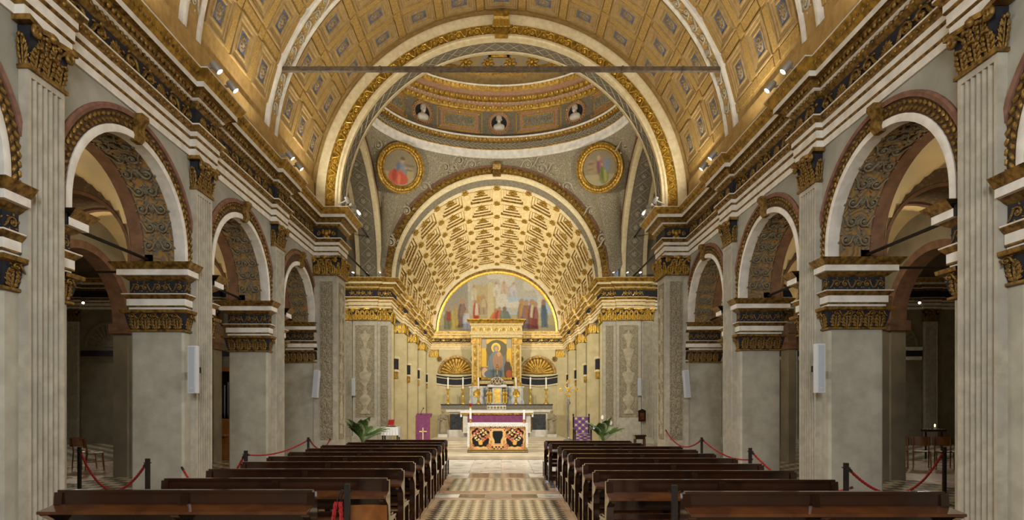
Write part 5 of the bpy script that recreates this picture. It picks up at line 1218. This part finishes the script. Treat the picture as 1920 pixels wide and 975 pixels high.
def tbl():
    x, y, z0 = at(731, 0, 22.3)[0], 22.3, .12
    t = thing('credence_table', 'small wooden side table beside the carved choir pier', 'table', (x, y, z0))
    for dx in (-.27, .27):
        for dy in (.05, .45): MB().box(x+dx-.025, x+dx+.025, y+dy-.025, y+dy+.025, z0, .82).build('leg', wood, t)
    MB().box(x-.3, x+.3, y, y+.5, .82, .85).build('top', wood, t)
    d = thing('table_cloth', 'white cloth hanging over the small side table', 'cloth', (x, y, .85)); b = MB(); b.box(x-.32, x+.32, y-.02, y+.52, .851, .866); b.build('top', linen, d)
    b = MB(); b.grid(lambda u, v: (x-.32+.64*u+.02*(u-.5)*(1-v), y-.025-.015*(1+sin(u*38))*(1-v), .56+.3*v), 36, 4); b.build('front_drop', linen, d)
    for s in (-1, 1): b = MB(); b.grid(lambda u, v: (x+s*(.322+.015*(1+sin(u*26))*(1-v)), y-.02+.54*u, .5+.36*v), 20, 4); b.build('side_drop', linen, d)
    k = thing('book_stand', 'low gilded book stand on the white side table', 'book stand', (x, y+.2, .867)); MB().box(x-.17, x+.17, y+.1, y+.35, .867, .9).build('base', gold_d, k)
    b = MB(); b.prism([(y+.14, .9), (y+.34, .9), (y+.34, 1.1), (y+.32, 1.1)], 'x', x-.12, x+.12); b.build('rest', gold_d, k)
    q = thing('red_book', 'red bound book leaning on the gilded stand', 'book', (x, y+.15, .9)); M = frame((x+.02, y+.12, .915), (1, 0, 0), (0, -.74, .67), (0, .67, .74))
    b = MB(); b.box(-.11, .11, 0, .035, 0, .27); place(b, M).build('cover', mat('red_leather', S(176, 42, 28), S(150, 30, 22), 20, .5), q); b = MB(); b.box(-.105, .112, .006, .029, -.004, .265); place(b, M).build('pages', linen, q)
tbl()
lf = MB(); vs = []
for j in range(7):
    u = j/6; ww = .5*sin(PI*min(1, .08+u*.92))**.8*.5; z = u*.95-.15*u*u; y = .32*u*u
    for f in (-1, 0, 1): vs.append((ww*f, y-.05*(f == 0), z))
lf.add(vs, [(j*3+k, j*3+k+1, (j+1)*3+k+1, (j+1)*3+k) for j in range(6) for k in range(2)])
lf_me = [lf.mesh('leaf', mat('leaf_%s' % n, a_, b_, 5, .4, spec=.5), 60) for n, a_, b_ in (('deep', S(62, 88, 44), S(90, 118, 62)), ('pale', S(120, 142, 104), S(176, 186, 156)))]
sp = MB(); sp.grid(lambda u, v: (.32*(u-.5)*2*sin(PI*(.1+.85*v))**.7, .1*(1-(2*u-1)**2), v), 6, 6); sp_me = sp.mesh('spathe', mat('white_spathe', S(236, 236, 226), None, rough=.5), 60)
def plant(pos, h, r, n, label, flowers=()):
    t = thing('potted_plant', label, 'plant', pos); x, y, z = pos
    MB().lathe([(0, z), (.13, z), (.17, z+.2), (.185, z+.2), (.185, z+.25), (.16, z+.25), (.15, z+.22), (0, z+.22)], 16, x, y).build('pot', mat('clay_pot', S(168, 90, 60), S(146, 74, 48), 9, .8), t, 40)
    for i in range(n):
        a_ = 2.4*i; e = .1+.85*((i*.618) % 1); L = h*(.6+.42*((i*.37) % 1)); tip = Vector((cos(a_)*sin(e), sin(a_)*sin(e), cos(e)))
        b0 = Vector((x, y, z+.22)); q = b0+tip*L*.55; MB().tube([b0, b0+tip*L*.3+Vector((0, 0, .04)), q], .006, 4).build('stem', lf_me[0].materials[0], t)
        out = Vector((cos(a_), sin(a_), 0)); inst(lf_me[0 if i % 3 else 1], 'leaf', t, frame(q, (-sin(a_), cos(a_), 0), (out*cos(e)-Vector((0, 0, 1))*sin(e)), tip, L*.62))
    for dx, dy, dz in flowers:
        MB().tube([(x, y, z+.22), (x+dx*.6, y+dy*.6, z+dz*.7), (x+dx, y+dy, z+dz)], .005, 4).build('flower_stalk', lf_me[0].materials[0], t); inst(sp_me, 'spathe', t, frame((x+dx, y+dy, z+dz), (1, 0, 0), (0, -1, .2), (.2, .1, 1), .16))
p = at(680, 0, 20.6); plant((p[0], 20.6, .12), 1.0, .4, 60, 'leafy potted plant with variegated leaves at the foot of the crossing pier')
p = at(1131, 0, 21.6); plant((p[0], 21.6, .12), .95, .4, 54, 'potted peace lily with white flowers beside the purple armchair', ((-.05, -.1, 1.05), (.25, -.1, .85), (-.35, -.1, .7)))
# processional cross
def pcross():
    Y = 23.2; x = at(1066, 0, Y)[0]; t = thing('processional_cross', 'silver and gold cross on a tall metal staff beside the high altar', 'cross', (x, Y, .32)); silver = mat('silver', S(176, 178, 182), S(140, 142, 146), 20, .3, .7)
    MB().lathe([(0, .32), (.2, .32), (.2, .35), (.04, .4), (.02, .45)], 16, x, Y).build('base', silver, t, 40); MB().tube([(x, Y, .35), (x, Y, 1.72)], .018, 8).build('staff', silver, t); zc = at(0, 731, Y)[2]
    MB().lathe([(.018, 1.68), (.07, 1.74), (.075, 1.8), (.03, 1.86), (.05, 1.9), (.02, 1.96)], 12, x, Y).build('knop', silver, t, 40)
    b = MB(); b.box(x-.03, x+.03, Y-.015, Y+.015, 1.94, zc+.3); b.box(x-.28, x+.28, Y-.015, Y+.015, zc-.03, zc+.03); b.build('cross_bars', silver, t)
    for dx, dz in ((-.3, 0), (.3, 0), (0, .33), (0, -.22)): inst(ros_me['bright_gold'], 'trefoil', t, frame((x+dx, Y-.02, zc+dz), (1, 0, 0), (0, -1, 0), (0, 0, 1), .16))
    inst(ros_me['bright_gold'], 'centre_boss', t, frame((x, Y-.02, zc), (1, 0, 0), (0, -1, 0), (0, 0, 1), .2)); b = MB()
    for k in range(4):
        a_ = PI/4+PI/2*k; b.taper(0, 0, .08, .3, .025, .015, .003, .003); 
    g = MB()
    for k in range(4):
        a_ = PI/4+PI/2*k; u = MB().taper(0, 0, .05, .26, .03, .012, .004, .004); place(u, frame((x, Y-.02, zc), (cos(a_), 0, -sin(a_)), (0, 1, 0), (sin(a_), 0, cos(a_)))); u.build('ray', gold_b, t)
pcross()
def damask(U, V):
    C = np.empty(U.shape+(3,)); C[:] = S(96, 66, 122); a_ = np.sin(U*PI*4)*np.sin(V*PI*5)+.45*np.cos(U*PI*8)*np.cos(V*PI*10); C[a_ > .42] = S(206, 184, 132); C[abs(a_) < .07] = S(176, 150, 120); return C
def armchair():
    Y = 22.4; x = at(1093, 0, Y)[0]; z = .12; t = thing('armchair', 'carved dark armchair upholstered in purple and gold damask', 'armchair', (x, Y, z))
    for s in (-1, 1):
        MB().tube([(x+s*.3, Y+.5, z), (x+s*.3, Y+.5, 1.26)], .028, 8).build('back_post', wood, t); MB().ball((x+s*.3, Y+.5, 1.31), .035, .035, .05, 8, 6).build('finial', wood, t, 60); MB().box(x+s*.3-.03, x+s*.3+.03, Y-.05, Y+.01, z, .78).build('leg', wood, t); MB().tube([(x+s*.3, Y+.5, .82), (x+s*.31, Y+.2, .8), (x+s*.31, Y-.08, .77)], .03, 8).build('armrest', wood, t)
    MB().box(x-.28, x+.28, Y-.05, Y+.5, .45, .6).build('seat', purple, t); MB().box(x-.27, x+.27, Y+.46, Y+.54, .62, 1.24).build('backrest', purple, t); MB().box(x-.28, x+.28, Y-.04, Y, .2, .26).build('stretcher', wood, t)
    painted('back_damask', damask, 50, 60, frame((x, Y+.455, .62), (1, 0, 0), (0, -1, 0), (0, 0, 1)), .54, .62, t); painted('seat_damask', damask, 50, 30, frame((x, Y-.055, .3), (1, 0, 0), (0, -1, 0), (0, 0, 1)), .56, .3, t); painted('cushion_damask', damask, 50, 50, frame((x, Y-.05, .604), (1, 0, 0), (0, 0, 1), (0, 1, 0)), .55, .54, t)
armchair()
def stool():
    Y = 20.6; x = at(1201, 0, Y)[0]; z = .0; t = thing('stool', 'small dark wooden stool below the framed wall shrine', 'stool', (x, Y, z)); MB().box(x-.2, x+.2, Y, Y+.3, .6, .65).build('seat', wood, t); MB().box(x-.17, x+.17, Y+.02, Y+.28, .5, .6).build('apron', wood, t)
    for dx in (-.16, .16):
        for dy in (.04, .26): MB().box(x+dx-.02, x+dx+.02, Y+dy-.02, Y+dy+.02, z, .5).build('leg', wood, t)
    Y2 = 26.32; p = at(1204, 779, Y2); q = thing('wall_shrine', 'small dark wooden shrine box hung on the fluted pilaster', 'shrine', (p[0], Y2, p[2])); MB().box(p[0]-.16, p[0]+.16, Y2, Y2+.1, p[2]-.25, p[2]+.2).build('box', wood, q)
    b = MB(); b.prism([(p[0]-.19, p[2]+.2), (p[0]+.19, p[2]+.2), (p[0], p[2]+.29)], 'y', Y2-.02, Y2+.1); b.build('pediment', wood, q); MB().box(p[0]-.09, p[0]+.09, Y2-.01, Y2+.02, p[2]-.17, p[2]+.12).build('door', wood_l, q)
stool()
# ------------------------------------------------------------------ loudspeakers
def speaker(pos, h, wd, tilt, label, group):
    t = thing('loudspeaker', label, 'loudspeaker', pos, group); M = Matrix.Translation(pos) @ Matrix.Rotation(tilt, 4, 'Y')
    b = MB(); b.box(-wd/2, wd/2, -.06, .06, -h/2, h/2); place(b, M).build('case', speaker_m, t); b = MB(); b.box(-wd*.36, wd*.36, -.068, -.05, -h*.47, h*.47); place(b, M).build('grille', speaker_g, t); b = MB(); b.box(-wd*.15, wd*.15, -.072, -.066, -h*.4, -h*.39); place(b, M).build('badge', white, t)
    b = MB(); b.box(-.03, .03, .05, .2, -.05, .05); place(b, M).build('bracket', iron, t)
for s in (-1, 1):
    speaker((s*5.2, CSS[s][3]-.58, 2.24), .8, .135, s*.0, 'tall slim white column loudspeaker on the nave pier of the %s' % ('organ side' if s < 0 else 'armchair side'), 'column loudspeakers on the nave piers')
    speaker((s*5.26, 16.98, 2.27), .78, .16, s*-.08, 'slim white column loudspeaker tilted against the crossing pier on the %s' % ('lectern side' if s < 0 else 'armchair side'), 'column loudspeakers on the crossing piers')
    speaker(((-6.5, 6.08)[s > 0], 26.3, 2.5), .76, .14, 0, 'slim white column loudspeaker on the choir wall behind the %s' % ('white draped table' if s < 0 else 'wall shrine'), 'column loudspeakers by the choir')
# ------------------------------------------------------------------ pews
def make_pew(L):
    t = thing('pew', '', 'pew'); h = L/2
    def bx(nm, m, *a): MB().box(*a).build(nm, m, t, local=True)
    bx('backrest', wood, -h, h, -.015, .015, .73, .85); bx('top_rail', wood, -h-.01, h+.01, -.025, .03, .845, .87)
    b = MB(); b.prism([(-.24, .69), (-.24, .715), (-.015, .745), (-.015, .715)], 'x', -h-.03, h+.03); b.build('book_ledge', wood_l, t, local=True)
    bx('back_slat', wood, -h, h, -.01, .012, .56, .68); bx('back_slat', wood, -h, h, -.01, .012, .47, .52)
    bx('seat', wood_l, -h, h, .02, .4, .43, .455); bx('seat_apron', wood, -h, h, .36, .385, .35, .43)
    b = MB(); b.prism([(-.4, .17), (-.2, .15), (-.2, .125), (-.4, .145)], 'x', -h+.05, h-.05); b.build('kneeler', wood_l, t, local=True); bx('kneeler_rail', wood, -h, h, -.02, .02, .1, .2)
    for x in (-h, 0, h):
        w_ = .035; e = MB()
        prof = [(-.045, 0), (.05, 0), (.05, .4), (.38, .4), (.395, .44), (.05, .47), (.04, .7), (.03, .85), (-.03, .85), (-.04, .745), (-.2, .705), (-.2, .675), (-.07, .6), (-.045, .5)]
        e.prism(prof, 'x', x-w_, x+w_); e.prism([(-.43, 0), (.4, 0), (.39, .055), (.05, .08), (-.05, .08), (-.42, .055)], 'x', x-w_*1.1, x+w_*1.1); e.prism([(.33, .05), (.39, .05), (.38, .42), (.34, .42)], 'x', x-w_, x+w_); e.prism([(-.38, .05), (-.34, .05), (-.34, .15), (-.38, .15)], 'x', x-w_, x+w_)
        e.build('end_panel' if x else 'centre_support', wood, t, local=True)
    return t
pew = {}
def put_pew(x0, x1, y, label, group):
    L = round(abs(x1-x0), 2)
    if L not in pew: pew[L] = o = make_pew(L)
    else: o = copy_tree(pew[L])
    o.location = ((x0+x1)/2, y, .001); o['label'] = label; o['group'] = group
RR = [6.05, 6.9, 7.75, 8.6, 9.47, 10.34, 11.2]; LR = [6.17, 7.1, 8.03, 8.92, 9.8, 10.68, 11.57]
G = 'dark wooden pews'
put_pew(1.6, 3.83, 5.19, 'dark wooden pew set off line at the rear beside the slim black post', G); put_pew(-1.68, -3.91, 5.3, 'dark wooden pew set off line at the rear by the hanging red rope', G)
ORD = ('ninth', 'eighth', 'seventh', 'sixth', 'fifth', 'fourth', 'third')
for i, y in enumerate(RR): put_pew(1.09, 3.36, y, 'dark wooden pew, %s from the altar steps on the armchair side' % ORD[i], G)
for i, y in enumerate(LR): put_pew(-1.19, -3.46, y, 'dark wooden pew, %s from the altar steps on the lectern side' % ORD[i], G)
put_pew(1.0, 2.85, 12.2, 'short dark wooden pew second from the altar steps on the armchair side', G); put_pew(.97, 2.82, 13.1, 'short front pew nearest the altar steps on the armchair side', G)
put_pew(-1.22, -3.2, 12.5, 'short dark wooden pew second from the altar steps on the lectern side', G); put_pew(-1.25, -3.05, 13.5, 'short front pew nearest the altar steps on the lectern side', G)
# ------------------------------------------------------------------ barrier posts and ropes
def post(x, y, label):
    t = thing('barrier_post', label, 'post', (x, y, 0), 'black barrier posts')
    MB().lathe([(0, 0), (.1, 0), (.1, .012), (.03, .03), (.0, .03)], 16, x, y).build('base', iron, t, 40); MB().box(x-.022, x+.022, y-.022, y+.022, .02, .95).build('stem', iron, t); MB().tube([(x-.05, y, .9), (x, y, .88), (x+.05, y, .9)], .006, 5).build('hook', iron, t)
PS = [(-4.5, 7.6, 'slim black barrier post before the pier with the organ behind'), (-3.85, 9.0, 'slim black barrier post beside the pews and the pier speaker'), (-4.2, 13.0, 'slim black barrier post near the front pews on the lectern side'), (-1.31, 5.08, 'slim black barrier post with two red rope ends hanging from it'), (4.04, 7.0, 'slim black barrier post before the pier on the armchair side'), (4.0, 9.6, 'slim black barrier post halfway along the armchair side pews'), (4.36, 13.0, 'slim black barrier post near the front pews on the armchair side'), (1.45, 5.0, 'slim black barrier post standing alone behind the rear pew'), (7.3, 9.84, 'slim black barrier post in the aisle near the row of wooden chairs'), (-6.95, 9.84, 'slim black barrier post in the aisle near the two wooden chairs')]
for p in PS: post(*p)
def rope(a, b, sag, label, n=26):
    A, B = Vector(a), Vector(b); pts = [A.lerp(B, i/n)-Vector((0, 0, sag*4*(i/n)*(1-i/n))) for i in range(n+1)]
    t = thing('barrier_rope', label, 'rope', tuple(A), 'red barrier ropes'); m_ = n*5; P_ = [A.lerp(B, i/m_)-Vector((0, 0, sag*4*(i/m_)*(1-i/m_))) for i in range(m_+1)]
    MB().tube(P_, [.017+.003*sin(i*2.1) for i in range(m_+1)], 6).build('cord', red_rope, t, 60)
    for q, r in ((pts[0], pts[1]), (pts[-1], pts[-2])): MB().tube([q, q.lerp(r, .8)], .02, 7).build('end_cap', iron, t)
rope((-4.52, 7.62, .9), (-6.93, 9.82, .9), .5, 'slack red rope looping from the nave into the aisle of the two chairs'); rope((4.06, 7.02, .9), (7.28, 9.82, .9), .5, 'slack red rope looping from the nave into the aisle of chairs in a row')
rope((-3.87, 9.02, .9), (-5.35, 10.0, .6), .5, 'red rope sagging from a post to the pier with the speaker'); rope((4.02, 9.62, .9), (5.3, 9.0, .4), .3, 'red rope dropping from a post towards the speaker pier'); rope((-4.2, 13.02, .9), (-5.35, 12.6, .6), .12, 'red rope from the front post to the arcade'); rope((-4.18, 13.02, .9), (-4.9, 17.1, .7), .25, 'red rope from the front post towards the crossing pier'); rope((4.38, 13.02, .9), (5.35, 12.7, .5), .15, 'red rope from the front post down to the arcade on the armchair side'); rope((4.36, 13.0, .9), (4.72, 17.15, .95), .3, 'red rope rising from the front post to the crossing pier')
for dx in (-.075, -.045):
    t = thing('rope_end', 'twisted red rope end hanging from the post behind the rear pew', 'rope', (-1.31+dx, 5.06, .86), 'hanging rope ends'); MB().tube([(-1.31+dx*.6, 5.06, .89), (-1.31+dx, 5.06, .84), (-1.31+dx*1.1, 5.06, .8)], .007, 5).build('clip', iron, t)
    b = MB(); X = -1.31+dx*1.2
    for ph in (0, PI*2/3, PI*4/3): b.tube([(X+.01*cos(ph+i*.5)-.002*i*(1 if dx < -.06 else -.4), 5.06+.01*sin(ph+i*.5), .8-.012*i) for i in range(46)], .0095, 5)
    b.build('cord', red_rope, t, 60)
# ------------------------------------------------------------------ wooden chairs
def chair(loc, rz, label, group, src={}):
    if 'c' not in src:
        t = thing('wooden_chair', '', 'chair'); b = MB(); b.grid(lambda u, v: (-.2+.4*u, -.2+.4*v, .45-.012*sin(PI*u)*sin(PI*v)), 6, 6); b.grid(lambda u, v: (-.2+.4*u, -.2+.4*v, .432), 1, 1); b.build('seat', wood_c, t, 60, local=True)
        for s in (-1, 1):
            MB().tube([(s*.18, -.17, .44), (s*.19, -.2, 0)], [.018, .013], 6).build('leg', wood_c, t, local=True); MB().tube([(s*.17, .2, 0), (s*.17, .15, .45), (s*.17, .2, .8)], [.013, .018, .014], 6).build('rear_leg', wood_c, t, local=True); MB().tube([(s*.185, -.17, .22), (s*.17, .17, .22)], .01, 5).build('stretcher', wood_c, t, local=True)
        b = MB(); b.grid(lambda u, v: (-.21+.42*u, .19+.03*v-.04*sin(PI*u)+.03, .58+.24*v), 10, 4); b.grid(lambda u, v: (-.21+.42*u, .205+.03*v-.04*sin(PI*u)+.03, .58+.24*v), 10, 4); b.build('backrest', wood_c, t, 60, local=True); src['c'] = o = t
    else: o = copy_tree(src['c'])
    o.location = loc; o.rotation_euler.z = rz; o['label'] = label; o['group'] = group
for i, (x, y) in enumerate(((9.35, 12.95), (9.6, 12.5), (9.9, 12.1), (10.15, 11.7))): pass
for i in range(4): chair((10.6+.5*i, 15.9-.12*i, 0), -.6+.06*i, 'plain wooden chair, %s from the pier in the row of four at the aisle end' % ('first', 'second', 'third', 'fourth')[i], 'row of wooden chairs')
chair((-10.9, 15.6, 0), 1.2, 'plain wooden chair facing sideways in the dim aisle', 'aisle chairs'); chair((-10.35, 15.2, 0), 2.2, 'plain wooden chair turned away in the dim aisle', 'aisle chairs')
chair((-1.17, 5.42, 0), PI, 'plain wooden chair tucked behind the rear pew near the centre aisle', 'aisle chairs')
bpy.data.objects['wooden_chair.006'].scale = (.82, .82, .91)
# ------------------------------------------------------------------ organ, candle stand, framed picture
def organ():
    Y = 18.4; x = at(405, 0, Y)[0]; t = thing('organ', 'small wooden organ case with upright metal pipes in the transept', 'organ', (x, Y, 0)); oak = mat('organ_oak', S(150, 98, 44), S(122, 76, 32), 5, .5); tin = mat('organ_pipe_tin', S(150, 152, 156), None, rough=.3, metal=.8)
    MB().box(x-1.0, x+.45, Y+.1, Y+.9, 0, 1.25).build('case', oak, t); MB().box(x-1.0, x+.45, Y+.5, Y+.9, 1.25, 2.75).build('pipe_back', iron, t)
    for dx in (-1.0, -.3, .38): MB().box(x+dx, x+dx+.07, Y+.1, Y+.6, 1.25, 2.75).build('post', oak, t)
    MB().box(x-1.05, x+.5, Y+.05, Y+.9, 2.72, 2.85).build('cornice', oak, t)
    for i in range(10):
        px = x-.86+.115*i+(.06 if i > 4 else 0); MB().lathe([(.01, 1.27), (.035, 1.45), (.035, 2.2+.06*abs(i % 5-2)*1.6)], 10, px, Y+.32).build('pipe', tin, t, 50)
    MB().box(x-.9, x+.35, Y-.2, Y+.15, .72, .78).build('keyboard', oak, t)
organ()
t = thing('candle_stand', 'dark votive candle stand with one lit candle at the end of the aisle', 'candle stand', (13.5, 18.6, 0)); MB().box(13.2, 13.8, 18.5, 18.8, .85, .92).build('tray', iron, t)
for dx in (-.25, .25): MB().box(13.5+dx-.02, 13.5+dx+.02, 18.63, 18.67, 0, .85).build('leg', iron, t)
MB().lathe([(0, .92), (.03, .92), (.03, 1.0), (0, 1.0)], 10, 13.5, 18.6).build('candle', wax, t); MB().ball((13.5, 18.6, 1.04), .02, .02, .045, 8, 6).build('flame', emit('flame', (1, .55, .15), 14), t, 60)
t = thing('framed_picture', 'small framed picture hung on the aisle half pier', 'picture', (8.33, 10.35, 2.6)); MB().box(8.3, 8.35, 10.1, 10.6, 2.2, 2.95).build('frame', gold_d, t); MB().box(8.29, 8.3, 10.16, 10.54, 2.26, 2.89).build('picture', navy, t)
